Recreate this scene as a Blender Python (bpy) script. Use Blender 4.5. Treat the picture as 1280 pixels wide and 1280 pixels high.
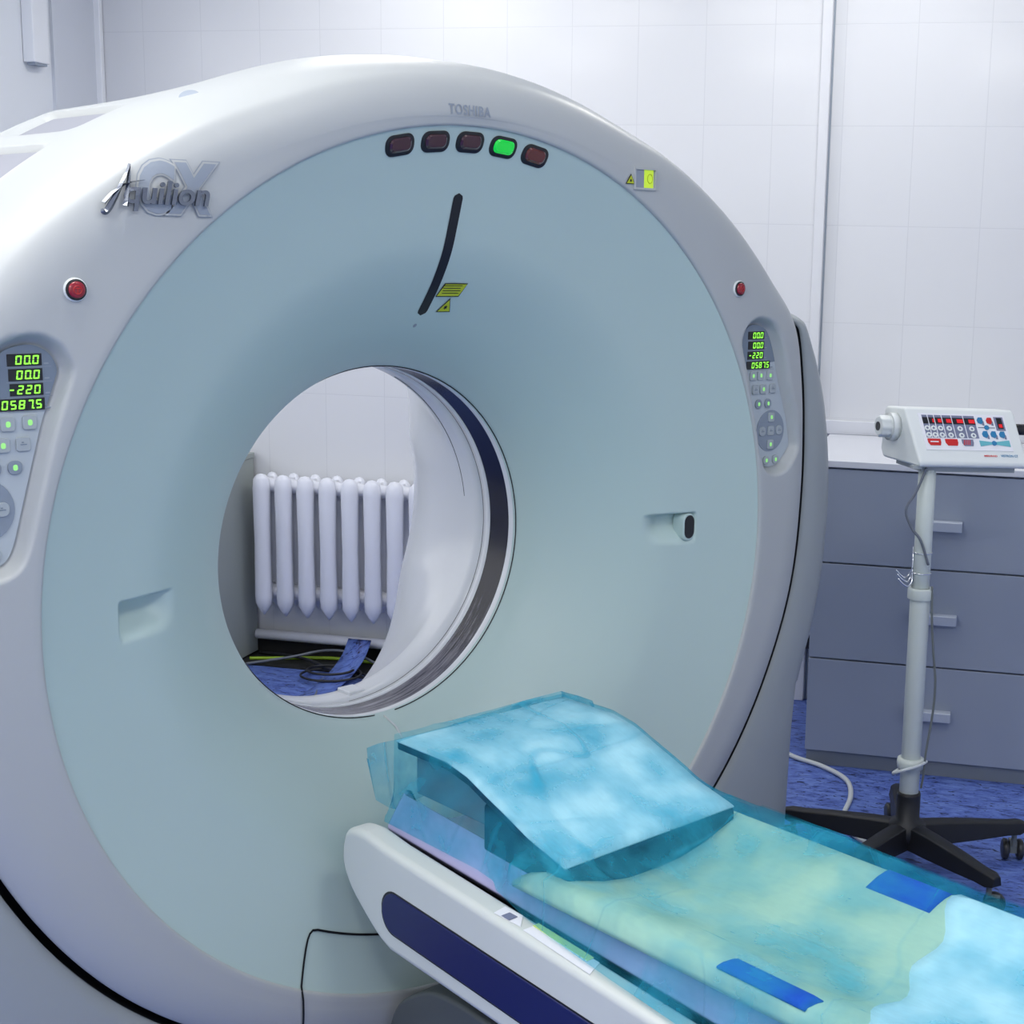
import bpy, bmesh, math, random
import numpy as np
from mathutils import Vector, Matrix
from math import sin, cos, radians, degrees, pi, hypot, atan2

for o in list(bpy.data.objects): bpy.data.objects.remove(o)
random.seed(7); rng = np.random.RandomState(7)
SC = bpy.context.scene; COL = SC.collection
ZC = .94                                   # height of the scanner's bore centre

# ------------------------------------------------------------------ camera
yaw, pit, roll = .7806, .17783, .02326
F = Vector((sin(yaw)*cos(pit), cos(yaw)*cos(pit), -sin(pit)))
Rr = Vector((cos(yaw), -sin(yaw), 0)); Uu = Rr.cross(F)
R2 = Rr*cos(roll) + Uu*sin(roll); U2 = -Rr*sin(roll) + Uu*cos(roll)
cd = bpy.data.cameras.new('camera'); cam = bpy.data.objects.new('camera', cd); COL.objects.link(cam)
cam.matrix_world = Matrix(((R2.x, U2.x, -F.x, -1.6324), (R2.y, U2.y, -F.y, -2.4257), (R2.z, U2.z, -F.z, .5952+ZC), (0, 0, 0, 1)))
cd.sensor_width = 36; cd.lens = 1803.52/1280*36
cd.shift_x = -(809.22-640)/1280; cd.shift_y = -(640-639.57)/1280
cd.clip_start = .02
SC.camera = cam

# ------------------------------------------------------------------ world, lights, exposure
AR = -1.00397                              # room axes: u along the back wall, n towards it
def RW(u, n, z=0): return Vector((cos(AR)*u - sin(AR)*n, sin(AR)*u + cos(AR)*n, z))
ROOM = Matrix.Rotation(AR, 4, 'Z')
w = bpy.data.worlds.new('world'); SC.world = w; w.use_nodes = True
bg = w.node_tree.nodes['Background']; bg.inputs[0].default_value = (.95, .97, 1, 1); bg.inputs[1].default_value = 1.6
CEIL = 2.85
PANELS = [(-.28, -2.95), (1.27, -2.95), (-1.5, -2.6), (-.80, -.94), (-.08, -.94), (1.55, -.94), (-1.62, -1.0), (-.6, 1.45), (.9, 1.45)]
def area_light(name, loc, rot, sx, sy, power, color=(1, .975, .90)):
    l = bpy.data.lights.new(name, 'AREA'); l.shape = 'RECTANGLE'; l.size = sx; l.size_y = sy; l.energy = power; l.color = color
    o = bpy.data.objects.new(name, l); COL.objects.link(o); o.location = loc; o.rotation_euler = rot
    return o
for (pu, pn) in PANELS:
    area_light('ceiling_lamp_light', RW(pu, pn, CEIL-.035), (0, 0, AR), .5, .5, 9 if pn > 1 else ((8.5 if pu > -.5 else (7 if pu > -1 else 3)) if pn > -1.5 else (17 if pu > -1 else 11)))
# daylight entering through the left-hand window
area_light('window_daylight', RW(-2.42, .35, 1.7), (radians(90), 0, AR-radians(90)), 2.3, 1.5, 3.5, (1, .985, .94))
SC.view_settings.view_transform = 'Standard'; SC.view_settings.look = 'None'
SC.view_settings.exposure = 0.17; SC.view_settings.gamma = 1
SC.view_settings.use_curve_mapping = False

# ------------------------------------------------------------------ materials
def newmat(name):
    m = bpy.data.materials.new(name); m.use_nodes = True
    nt = m.node_tree; return m, nt, nt.nodes, nt.links, nt.nodes['Principled BSDF']
def mat(name, col, rough=.5, metal=0, emit=None, es=1, coat=0, var=.03, vscale=6, bump=0, bscale=200, spec=.5):
    m, nt, N, L, b = newmat(name)
    tc = N.new('ShaderNodeTexCoord'); nz = N.new('ShaderNodeTexNoise'); nz.inputs['Scale'].default_value = vscale
    L.new(tc.outputs['Object'], nz.inputs['Vector'])
    mx = N.new('ShaderNodeMix'); mx.data_type = 'RGBA'
    mx.inputs[6].default_value = (*[c*(1-var) for c in col], 1); mx.inputs[7].default_value = (*[min(1, c*(1+var)) for c in col], 1)
    L.new(nz.outputs['Fac'], mx.inputs[0]); L.new(mx.outputs[2], b.inputs['Base Color'])
    b.inputs['Roughness'].default_value = rough; b.inputs['Metallic'].default_value = metal
    b.inputs['Coat Weight'].default_value = coat; b.inputs['Coat Roughness'].default_value = .08
    b.inputs['Specular IOR Level'].default_value = spec
    if emit: b.inputs['Emission Color'].default_value = (*emit, 1); b.inputs['Emission Strength'].default_value = es
    if bump:
        n2 = N.new('ShaderNodeTexNoise'); n2.inputs['Scale'].default_value = bscale; L.new(tc.outputs['Object'], n2.inputs['Vector'])
        bp = N.new('ShaderNodeBump'); bp.inputs['Strength'].default_value = bump; bp.inputs['Distance'].default_value = .002
        L.new(n2.outputs['Fac'], bp.inputs['Height']); L.new(bp.outputs['Normal'], b.inputs['Normal'])
    return m
M = {}
M['funnel'] = mat('pale_teal_plastic', (.51, .645, .63), .42, var=.01)
M['shell'] = mat('light_grey_plastic', (.49, .515, .525), .40, var=.01)
M['shell_dark'] = mat('grey_plastic', (.38, .415, .43), .45, var=.01)
M['liner'] = mat('white_liner', (.78, .80, .83), .22, var=.01)
M['groove'] = mat('groove_shade_black', (.012, .014, .018), .6)  # black that stands for the shade inside the housing groove
M['black'] = mat('black_plastic', (.012, .013, .016), .35)
M['white'] = mat('white_plastic', (.80, .84, .84), .35, var=.01)
M['rail'] = mat('pale_grey_rail', (.66, .70, .68), .35, var=.01)
M['cream'] = mat('ivory_enamel', (.66, .72, .69), .35, var=.03)
M['navy'] = mat('navy_vinyl', (.010, .014, .10), .35)
M['panel'] = mat('panel_membrane', (.50, .56, .60), .45)
M['bezel'] = mat('display_bezel', (.20, .25, .32), .3)
M['button'] = mat('button_grey', (.42, .47, .50), .4)
M['buttond'] = mat('button_dark', (.27, .32, .39), .4)
M['chrome'] = mat('chrome', (.8, .82, .85), .12, 1)
M['pewter'] = mat('pewter_chrome', (.22, .24, .28), .25, 1)
M['lgrey'] = mat('logo_grey', (.30, .345, .415), .5)
M['seg'] = mat('green_led', (.1, .5, .05), .4, emit=(.32, 1, .06), es=1.1)
M['segdot'] = mat('green_backlight', (.3, .6, .2), .4, emit=(.35, 1, .25), es=.45)
M['green'] = mat('green_indicator', (.0, .55, .05), .2, emit=(.0, .7, .03), es=.4, coat=1)
M['dred'] = mat('dark_red_indicator', (.055, .008, .014), .15, coat=1)
M['brown'] = mat('brown_indicator', (.13, .015, .006), .15, coat=1)
M['red'] = mat('red_button', (.30, .006, .02), .25, coat=.5)
M['redlit'] = mat('red_led', (.5, .01, .01), .3, emit=(1, .02, .03), es=.35)
M['yellow'] = mat('yellow_label', (.55, .62, .03), .5)
M['yellowlit'] = mat('lit_sign', (.6, .8, .05), .4, emit=(.6, .9, .05), es=.28)
M['blue'] = mat('blue_key', (.03, .22, .45), .4)
M['cyan'] = mat('cyan_key', (.15, .50, .58), .4)
M['slate'] = mat('slate_key', (.20, .22, .33), .4)
M['redkey'] = mat('red_key', (.62, .02, .02), .4)
M['steel'] = mat('drawer_grey_laminate', (.34, .385, .475), .38, var=.02)
M['handle'] = mat('pale_handle', (.48, .53, .63), .35)
M['worktop'] = mat('white_laminate', (.70, .72, .78), .28)
M['kick'] = mat('grey_plinth', (.21, .24, .28), .5)
M['cabside'] = mat('grey_green_panel', (.36, .40, .39), .5)
M['enamel'] = mat('white_radiator_enamel', (.80, .82, .90), .3, var=.02)
M['castblack'] = mat('black_base', (.008, .009, .012), .5)
M['caster'] = mat('caster_rubber', (.03, .032, .035), .4)
M['hub'] = mat('caster_grey', (.16, .18, .18), .4)
M['cablew'] = mat('white_cable', (.62, .66, .68), .4)
M['cableg'] = mat('grey_cable', (.16, .18, .22), .45)
M['cableb'] = mat('black_cable', (.015, .016, .02), .45)
M['cabley'] = mat('yellow_green_cable', (.30, .48, .02), .4)
M['mattress'] = mat('cream_mattress', (.76, .73, .52), .7, var=.06, vscale=3)
M['strap'] = mat('blue_strap', (.015, .06, .55), .8, bump=.5)
M['foam'] = mat('dark_navy_foam', (.006, .014, .05), .85, bump=.6, bscale=300)
M['block'] = mat('grey_blue_block', (.22, .28, .33), .6)
M['towel'] = mat('white_pad', (.93, .93, .95), .85, var=.04, vscale=10)
M['couch'] = mat('lavender_couch_shell', (.50, .47, .74), .18, coat=.5)
M['darkgap'] = mat('dark_inner_frame', (.02, .022, .028), .6)
M['tabledark'] = mat('dark_grey_cover', (.10, .115, .12), .5)
M['wall'] = mat('white_paint', (.80, .83, .88), .55, var=.01)
M['frame'] = mat('white_trim_paint', (.86, .88, .92), .35)
M['paper'] = mat('white_paper', (.85, .86, .92), .6)
M['baseb'] = mat('black_floor_gap', (.010, .011, .012), .8)

def tile_mat():
    m, nt, N, L, b = newmat('white_glazed_tile')
    tc = N.new('ShaderNodeTexCoord'); mp = N.new('ShaderNodeMapping')
    L.new(tc.outputs['Object'], mp.inputs['Vector'])
    cmb = N.new('ShaderNodeCombineXYZ'); sp = N.new('ShaderNodeSeparateXYZ'); L.new(mp.outputs[0], sp.inputs[0])
    mp.inputs['Location'].default_value = (.007+.23*20, 0, -.997+.32*10)
    ad = N.new('ShaderNodeMath'); ad.operation = 'ADD'; L.new(sp.outputs[0], ad.inputs[0]); L.new(sp.outputs[1], ad.inputs[1]); ad.inputs[1].default_value = 0
    L.new(sp.outputs[0], cmb.inputs[0]); L.new(sp.outputs[2], cmb.inputs[1])
    br = N.new('ShaderNodeTexBrick'); br.offset = 0; br.squash = 1
    br.inputs['Scale'].default_value = 1; br.inputs['Brick Width'].default_value = .23; br.inputs['Row Height'].default_value = .32
    br.inputs['Mortar Size'].default_value = .0016; br.inputs['Mortar Smooth'].default_value = .5; br.inputs['Bias'].default_value = 0
    br.inputs['Color1'].default_value = (.715, .73, .765, 1); br.inputs['Color2'].default_value = (.725, .74, .775, 1); br.inputs['Mortar'].default_value = (.645, .66, .70, 1)
    L.new(cmb.outputs[0], br.inputs['Vector']); L.new(br.outputs['Color'], b.inputs['Base Color'])
    bp = N.new('ShaderNodeBump'); bp.inputs['Strength'].default_value = .2; bp.inputs['Distance'].default_value = .0015; bp.invert = True
    L.new(br.outputs['Fac'], bp.inputs['Height'])
    nz = N.new('ShaderNodeTexNoise'); nz.inputs['Scale'].default_value = 3.5; L.new(tc.outputs['Object'], nz.inputs['Vector'])
    b2 = N.new('ShaderNodeBump'); b2.inputs['Strength'].default_value = .025; b2.inputs['Distance'].default_value = .02
    L.new(nz.outputs['Fac'], b2.inputs['Height']); L.new(bp.outputs[0], b2.inputs['Normal']); L.new(b2.outputs[0], b.inputs['Normal'])
    b.inputs['Roughness'].default_value = .13; b.inputs['Specular IOR Level'].default_value = .22
    return m
M['tile'] = tile_mat()
def floor_mat():
    m, nt, N, L, b = newmat('blue_marbled_linoleum')
    tc = N.new('ShaderNodeTexCoord'); mp = N.new('ShaderNodeMapping'); mp.inputs['Scale'].default_value = (1, 2.6, 1); mp.inputs['Rotation'].default_value = (0, 0, .5)
    L.new(tc.outputs['Object'], mp.inputs[0])
    n1 = N.new('ShaderNodeTexNoise'); n1.inputs['Scale'].default_value = 16; n1.inputs['Detail'].default_value = 6; n1.inputs['Roughness'].default_value = .7; n1.inputs['Distortion'].default_value = .8
    L.new(mp.outputs[0], n1.inputs['Vector'])
    r1 = N.new('ShaderNodeValToRGB'); e = r1.color_ramp.elements
    e[0].position = .33; e[0].color = (.012, .022, .10, 1); e[1].position = .74; e[1].color = (.19, .30, .68, 1)
    x = r1.color_ramp.elements.new(.44); x.color = (.08, .135, .46, 1)
    L.new(n1.outputs['Fac'], r1.inputs[0])
    n2 = N.new('ShaderNodeTexNoise'); n2.inputs['Scale'].default_value = 34; n2.inputs['Detail'].default_value = 3; n2.inputs['Distortion'].default_value = 1.2; L.new(mp.outputs[0], n2.inputs['Vector'])
    r2 = N.new('ShaderNodeValToRGB'); r2.color_ramp.elements[0].position = .33; r2.color_ramp.elements[1].position = .41
    L.new(n2.outputs['Fac'], r2.inputs[0])
    mx = N.new('ShaderNodeMix'); mx.data_type = 'RGBA'; mx.inputs[6].default_value = (.006, .008, .045, 1)
    L.new(r2.outputs[0], mx.inputs[0]); L.new(r1.outputs[0], mx.inputs[7]); L.new(mx.outputs[2], b.inputs['Base Color'])
    b.inputs['Roughness'].default_value = .5
    return m
M['floor'] = floor_mat()
def sheet_mat():
    m, nt, N, L, b = newmat('thin_blue_nonwoven')
    out = N['Material Output']
    tc = N.new('ShaderNodeTexCoord')
    def noise(scale, detail, vec, dist=0):
        n = N.new('ShaderNodeTexNoise'); n.inputs['Scale'].default_value = scale; n.inputs['Detail'].default_value = detail; n.inputs['Distortion'].default_value = dist
        L.new(vec, n.inputs['Vector']); return n.outputs['Fac']
    def mapped(sc, rot):
        mp = N.new('ShaderNodeMapping'); mp.inputs['Scale'].default_value = sc; mp.inputs['Rotation'].default_value = (0, 0, rot); L.new(tc.outputs['Object'], mp.inputs[0]); return mp.outputs[0]
    def madd(a, k, c):
        m_ = N.new('ShaderNodeMath'); m_.operation = 'MULTIPLY_ADD'; L.new(a, m_.inputs[0]); m_.inputs[1].default_value = k
        if isinstance(c, (int, float)): m_.inputs[2].default_value = c
        else: L.new(c, m_.inputs[2])
        return m_.outputs[0]
    def ridge(v, width):
        # thin lines where a slow noise crosses .5 (creases in the cloth)
        a = N.new('ShaderNodeMath'); a.operation = 'SUBTRACT'; L.new(v, a.inputs[0]); a.inputs[1].default_value = .5
        c = N.new('ShaderNodeMath'); c.operation = 'ABSOLUTE'; L.new(a.outputs[0], c.inputs[0])
        r = N.new('ShaderNodeMapRange'); r.interpolation_type = 'SMOOTHSTEP'; r.inputs[1].default_value = 0; r.inputs[2].default_value = width; r.inputs[3].default_value = 1; r.inputs[4].default_value = 0
        L.new(c.outputs[0], r.inputs[0]); return r.outputs[0]
    blot = noise(9, 3, tc.outputs['Object']); slow = noise(3.2, 1, tc.outputs['Object'])
    cr1 = ridge(noise(1.6, .5, mapped((3.2, .7, 1), -.10), .1), .012); cr2 = ridge(noise(1.9, .5, mapped((.8, 3.0, 1), .25), .1), .010)
    fib = noise(70, 2, mapped((2.2, .5, 1), -.6))
    dens = madd(slow, .45, blot)
    mr = N.new('ShaderNodeMapRange'); mr.inputs[1].default_value = .58; mr.inputs[2].default_value = .92; mr.inputs[3].default_value = .09; mr.inputs[4].default_value = .58
    L.new(dens, mr.inputs[0])
    al = madd(cr1, .22, mr.outputs[0]); al = madd(cr2, .12, al); al = madd(fib, .14, al); al = madd(al, 1, -.07)
    bpn = N.new('ShaderNodeBump'); bpn.inputs['Strength'].default_value = .6; bpn.inputs['Distance'].default_value = .004
    L.new(madd(cr2, .6, madd(cr1, .8, fib)), bpn.inputs['Height']); L.new(bpn.outputs[0], b.inputs['Normal'])
    b.inputs['Base Color'].default_value = (.022, .47, .68, 1); b.inputs['Roughness'].default_value = .6
    tl = N.new('ShaderNodeBsdfTranslucent'); tl.inputs[0].default_value = (.02, .42, .68, 1)
    tr = N.new('ShaderNodeBsdfTransparent'); tr.inputs[0].default_value = (.72, .94, .99, 1)
    m1 = N.new('ShaderNodeMixShader'); m1.inputs[0].default_value = .25; L.new(b.outputs[0], m1.inputs[1]); L.new(tl.outputs[0], m1.inputs[2])
    m2 = N.new('ShaderNodeMixShader'); L.new(al, m2.inputs[0]); L.new(tr.outputs[0], m2.inputs[1]); L.new(m1.outputs[0], m2.inputs[2])
    L.new(m2.outputs[0], out.inputs[0])
    return m
M['sheet'] = sheet_mat()
def window_band_mat():
    m, nt, N, L, b = newmat('dark_scan_film')
    tc = N.new('ShaderNodeTexCoord'); sp = N.new('ShaderNodeSeparateXYZ'); L.new(tc.outputs['Object'], sp.inputs[0])
    at = N.new('ShaderNodeMath'); at.operation = 'ARCTAN2'; L.new(sp.outputs[2], at.inputs[0]); L.new(sp.outputs[0], at.inputs[1])
    c = N.new('ShaderNodeCombineXYZ'); m1 = N.new('ShaderNodeMath'); m1.operation = 'MULTIPLY'; m1.inputs[1].default_value = 1.3; L.new(at.outputs[0], m1.inputs[0])
    m2 = N.new('ShaderNodeMath'); m2.operation = 'MULTIPLY'; m2.inputs[1].default_value = 60; L.new(sp.outputs[1], m2.inputs[0])
    L.new(m1.outputs[0], c.inputs[0]); L.new(m2.outputs[0], c.inputs[1])
    n1 = N.new('ShaderNodeTexNoise'); n1.inputs['Scale'].default_value = 2.2; n1.inputs['Detail'].default_value = 8; n1.inputs['Roughness'].default_value = .75; L.new(c.outputs[0], n1.inputs['Vector'])
    mr = N.new('ShaderNodeMapRange'); mr.inputs[1].default_value = -1.0; mr.inputs[2].default_value = .3; mr.inputs[3].default_value = .19; mr.inputs[4].default_value = -.30
    L.new(at.outputs[0], mr.inputs[0])
    ad = N.new('ShaderNodeMath'); ad.operation = 'ADD'; L.new(n1.outputs['Fac'], ad.inputs[0]); L.new(mr.outputs[0], ad.inputs[1])
    r = N.new('ShaderNodeValToRGB'); e = r.color_ramp.elements; e[0].position = .56; e[0].color = (.006, .007, .022, 1); e[1].position = .92; e[1].color = (.42, .40, .46, 1)
    L.new(ad.outputs[0], r.inputs[0]); L.new(r.outputs[0], b.inputs['Base Color'])
    b.inputs['Roughness'].default_value = .25; b.inputs['Specular IOR Level'].default_value = .35
    return m
M['film'] = window_band_mat()

# ------------------------------------------------------------------ object helpers
def obj(name, verts, faces, m, parent=None, smooth=False, loc=None, mats=None, fm=None):
    me = bpy.data.meshes.new(name); me.from_pydata([tuple(v) for v in verts], [], [tuple(f) for f in faces]); me.update()
    o = bpy.data.objects.new(name, me); COL.objects.link(o)
    if mats:
        for x in mats: me.materials.append(x)
        me.polygons.foreach_set('material_index', fm)
    else: me.materials.append(m)
    if smooth: me.polygons.foreach_set('use_smooth', [True]*len(me.polygons))
    if parent: o.parent = parent
    if loc is not None: o.location = loc
    return o
class MB:
    def __init__(s): s.v = []; s.f = []
    def add(s, vs, fs, mx=None):
        k = len(s.v); s.v += [tuple(mx @ Vector(v)) if mx is not None else tuple(v) for v in vs]; s.f += [tuple(i+k for i in f) for f in fs]; return s
    def box(s, x0, x1, y0, y1, z0, z1, mx=None):
        vs = [(x, y, z) for x in (x0, x1) for y in (y0, y1) for z in (z0, z1)]
        return s.add(vs, [(0, 1, 3, 2), (4, 6, 7, 5), (0, 4, 5, 1), (2, 3, 7, 6), (0, 2, 6, 4), (1, 5, 7, 3)], mx)
    def prism(s, poly, t0, t1, f, mx=None):
        """poly: 2D outline, f(a,b,t)->xyz"""
        n = len(poly); vs = [f(a, b, t0) for a, b in poly]+[f(a, b, t1) for a, b in poly]
        fs = [tuple(range(n))[::-1], tuple(range(n, 2*n))]+[(i, (i+1) % n, n+(i+1) % n, n+i) for i in range(n)]
        return s.add(vs, fs, mx)
    def tube(s, pts, r, seg=10, mx=None, cap=True):
        P = [Vector(p) for p in pts]; n = len(P); vs = []; up = Vector((0, 0, 1)); prev = None
        for i, q in enumerate(P):
            t = (P[min(i+1, n-1)]-P[max(i-1, 0)]).normalized()
            a = prev if prev is not None else (up if abs(t.dot(up)) < .95 else Vector((1, 0, 0)))
            a = (a - t*a.dot(t)).normalized(); prev = a; bb = t.cross(a)
            rr = r[i] if hasattr(r, '__len__') else r
            vs += [q+(a*cos(2*pi*k/seg)+bb*sin(2*pi*k/seg))*rr for k in range(seg)]
        fs = [(i*seg+k, i*seg+(k+1) % seg, (i+1)*seg+(k+1) % seg, (i+1)*seg+k) for i in range(n-1) for k in range(seg)]
        if cap: fs += [tuple(range(seg))[::-1], tuple(range((n-1)*seg, n*seg))]
        return s.add(vs, fs, mx)
    def lathe(s, prof, seg=32, mx=None):
        vs = []; n = len(prof)
        for r, z in prof: vs += [(r*cos(2*pi*k/seg), r*sin(2*pi*k/seg), z) for k in range(seg)]
        fs = [(i*seg+k, i*seg+(k+1) % seg, (i+1)*seg+(k+1) % seg, (i+1)*seg+k) for i in range(n-1) for k in range(seg)]
        fs += [tuple(range(seg))[::-1], tuple(range((n-1)*seg, n*seg))]
        return s.add(vs, fs, mx)
    def build(s, name, m, parent=None, smooth=False, bevel=0, bseg=3, loc=None):
        o = obj(name, s.v, s.f, m, parent, smooth, loc)
        bm = bmesh.new(); bm.from_mesh(o.data); bmesh.ops.recalc_face_normals(bm, faces=bm.faces); bm.to_mesh(o.data); bm.free()
        if bevel:
            b = o.modifiers.new('bevel', 'BEVEL'); b.width = bevel; b.segments = bseg; b.limit_method = 'ANGLE'; b.angle_limit = radians(35)
        if bevel or smooth == 'auto':
            o.data.polygons.foreach_set('use_smooth', [True]*len(o.data.polygons))
            wn = o.modifiers.new('wn', 'WEIGHTED_NORMAL'); wn.keep_sharp = True
        return o
def thing(name, label, cat, loc=(0, 0, 0), rotz=0, group=None):
    o = bpy.data.objects.new(name, None); COL.objects.link(o); o.location = loc; o.rotation_euler = (0, 0, rotz)
    o.empty_display_size = .05
    o['label'] = label; o['category'] = cat
    if group: o['group'] = group
    return o
def tag(o, label, cat, group=None):
    o['label'] = label; o['category'] = cat
    if group: o['group'] = group
    return o
def struct(o): o['kind'] = 'structure'; return o
def spline(pts, n=12, closed=False):
    P = [np.array(p, float) for p in pts]; out = []; N = len(P)
    rngi = range(N if closed else N-1)
    for i in rngi:
        p0 = P[(i-1) % N] if closed or i > 0 else P[0]; p1 = P[i]; p2 = P[(i+1) % N]; p3 = P[(i+2) % N] if closed or i+2 < N else P[-1]
        for k in range(n):
            t = k/n
            out.append(.5*((2*p1)+(-p0+p2)*t+(2*p0-5*p1+4*p2-p3)*t*t+(-p0+3*p1-3*p2+p3)*t**3))
    if not closed: out.append(P[-1])
    return [tuple(x) for x in out]
def sstep(a, b, x):
    t = np.clip((x-a)/(b-a), 0, 1); return t*t*(3-2*t)
def text_mesh(body, size=.02, shear=0, extrude=0, align='LEFT', sx=1, offset=0, spacing=1):
    c = bpy.data.curves.new('lettering', 'FONT'); c.body = body; c.size = size; c.shear = shear; c.extrude = extrude; c.align_x = align; c.offset = offset; c.space_character = spacing
    c.resolution_u = 4
    o = bpy.data.objects.new('lettering', c); COL.objects.link(o)
    dg = bpy.context.evaluated_depsgraph_get(); dg.update()
    me = bpy.data.meshes.new_from_object(o.evaluated_get(dg)); bpy.data.objects.remove(o)
    vs = [(v.co.x*sx, v.co.y, v.co.z) for v in me.vertices]; fs = [tuple(p.vertices) for p in me.polygons]
    bpy.data.meshes.remove(me)
    return vs, fs

# ------------------------------------------------------------------ the room
HN, HU0, HU1, HNF = 2.215, -2.04, 3.0, -3.9
def room_box(name, u0, u1, n0, n1, z0, z1, m):
    o = MB().box(u0, u1, n0, n1, z0, z1).build(name, m); o.rotation_euler = (0, 0, AR); return struct(o)
fl = room_box('floor', HU0-.3, HU1+.3, HNF-.2, HN+.3, -.1, 0, M['floor'])
room_box('ceiling', HU0-.3, HU1+.3, HNF-.2, HN+.3, CEIL, CEIL+.1, M['wall'])
room_box('wall_back', HU0-.3, HU1+.3, HN, HN+.2, 0, CEIL, M['tile'])
def wall_x(name, u, facing, m, holes=()):
    """wall facing along u, tiled, with rectangular openings (n0,n1,z0,z1)"""
    b = MB(); u0, u1 = (u-.2, u) if facing > 0 else (u, u+.2)
    if not holes: b.box(u0, u1, HNF, HN, 0, CEIL)
    else:
        n0, n1, z0, z1 = holes[0]
        b.box(u0, u1, HNF, n0, 0, CEIL); b.box(u0, u1, n1, HN, 0, CEIL); b.box(u0, u1, n0, n1, 0, z0); b.box(u0, u1, n0, n1, z1, CEIL)
    o = b.build(name, m); o.rotation_euler = (0, 0, AR); return struct(o)
wall_x('wall_left', HU0, 1, M['wall'], [(-.85, 1.57, .9, 2.5)])
wall_x('wall_right', HU1, -1, M['wall'])
room_box('wall_front', HU0-.3, HU1+.3, HNF-.2, HNF, 0, CEIL, M['wall'])
# the tiled facing left of the strip stands 2 cm proud of the right part
o = room_box('wall_back.001', HU0, .612, HN-.015, HN, 0, CEIL, M['tile'])
b = MB().box(.606, .640, HN-.028, HN, .0, CEIL).build('trim_1', mat('white_plastic_strip', (.72, .735, .775), .3), bevel=.004); b.rotation_euler = (0, 0, AR); struct(b)
b = MB().box(HU0, HU0+.035, HN-.04, HN-.018, 0, CEIL).build('trim_2', M['frame'], bevel=.004); b.rotation_euler = (0, 0, AR); struct(b)
b = MB().box(HU0-.004, HU0+.012, 1.93, HN-.04, 1.2, CEIL).build('trim_3', mat('pale_blue_grey_paint', (.66, .69, .76), .5)); b.rotation_euler = (0, 0, AR); struct(b)
b = MB().box(.640, .646, HN-.004, HN, .0, CEIL).build('shadow_joint', M['lgrey']); b.rotation_euler = (0, 0, AR); struct(b)  # dark grey strip painted in as the shadow joint beside the trim
b = MB().box(.652, HU1, HN-.014, HN, .942, .99).build('trim_4', M['worktop'], bevel=.003); b.rotation_euler = (0, 0, AR); struct(b)
# black gap between the floor covering and the back wall
b = MB().box(-2.0, -.6, HN-.20, HN-.018, .0, .004).box(-2.0, -.6, HN-.03, HN-.018, 0, .05).build('baseboard_back', M['baseb']); b.rotation_euler = (0, 0, AR); struct(b)
# window in the left wall
wf = MB(); n0, n1, z0, z1 = -.85, 1.57, .9, 2.5
for a, c, d, e in [(n0, n1, z0, z0+.06), (n0, n1, z1-.06, z1), (n0, n0+.06, z0, z1), (n1-.06, n1, z0, z1), (.33, .39, z0, z1)]:
    wf.box(HU0-.14, HU0-.07, a, c, d, e)
wo = wf.build('window_1', M['frame'], bevel=.004); wo.rotation_euler = (0, 0, AR); struct(wo)
gm, nt, N, L, bb = newmat('window_glass'); tr = N.new('ShaderNodeBsdfTransparent'); gl = N.new('ShaderNodeBsdfGlossy'); gl.inputs[1].default_value = .02
mxs = N.new('ShaderNodeMixShader'); mxs.inputs[0].default_value = .06; L.new(tr.outputs[0], mxs.inputs[1]); L.new(gl.outputs[0], mxs.inputs[2]); L.new(mxs.outputs[0], N['Material Output'].inputs[0])
MB().box(HU0-.11, HU0-.105, n0+.06, n1-.06, z0+.06, z1-.06).build('pane', gm, wo)
MB().box(HU0-.07, HU0+.03, n0-.03, n1+.03, z0-.035, z0).build('window_sill', M['frame'], wo, bevel=.004)
# cable channel on the left wall
cc = MB().box(HU0+.001, HU0+.045, 1.775, 1.86, 2.12, CEIL).build('cable_channel', M['frame'], bevel=.004)
cc.rotation_euler = (0, 0, AR); tag(cc, 'white boxed cable channel running down the left wall', 'cable channel')
MB().box(HU0+.008, HU0+.04, 1.785, 1.85, 2.112, 2.12).build('end_cap', M['lgrey'], cc)
# ceiling lamps
lm = mat('lamp_diffuser', (.9, .93, 1), .5, emit=(1, .98, .95), es=2.3)
where = ['behind the camera, left', 'behind the camera, right', 'over the room centre, left', 'over the room centre', 'over the pole stand', 'near the window', 'in the front left corner', 'above the radiator', 'above the drawers']
for i, (pu, pn) in enumerate(PANELS):
    t = thing('ceiling_lamp', 'square white flush ceiling lamp '+where[i], 'ceiling lamp', RW(pu, pn, CEIL), AR, 'flush ceiling lamps')
    fr = MB(); s = .3
    for a in (-1, 1):
        fr.box(min(a*s, a*(s-.03)), max(a*s, a*(s-.03)), -s, s, -.03, 0); fr.box(-s+.03, s-.03, min(a*s, a*(s-.03)), max(a*s, a*(s-.03)), -.03, 0)
    fr.build('frame', M['frame'], t)
    MB().box(-.27, .27, -.27, .27, -.02, -.008).build('diffuser', lm, t)

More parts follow.
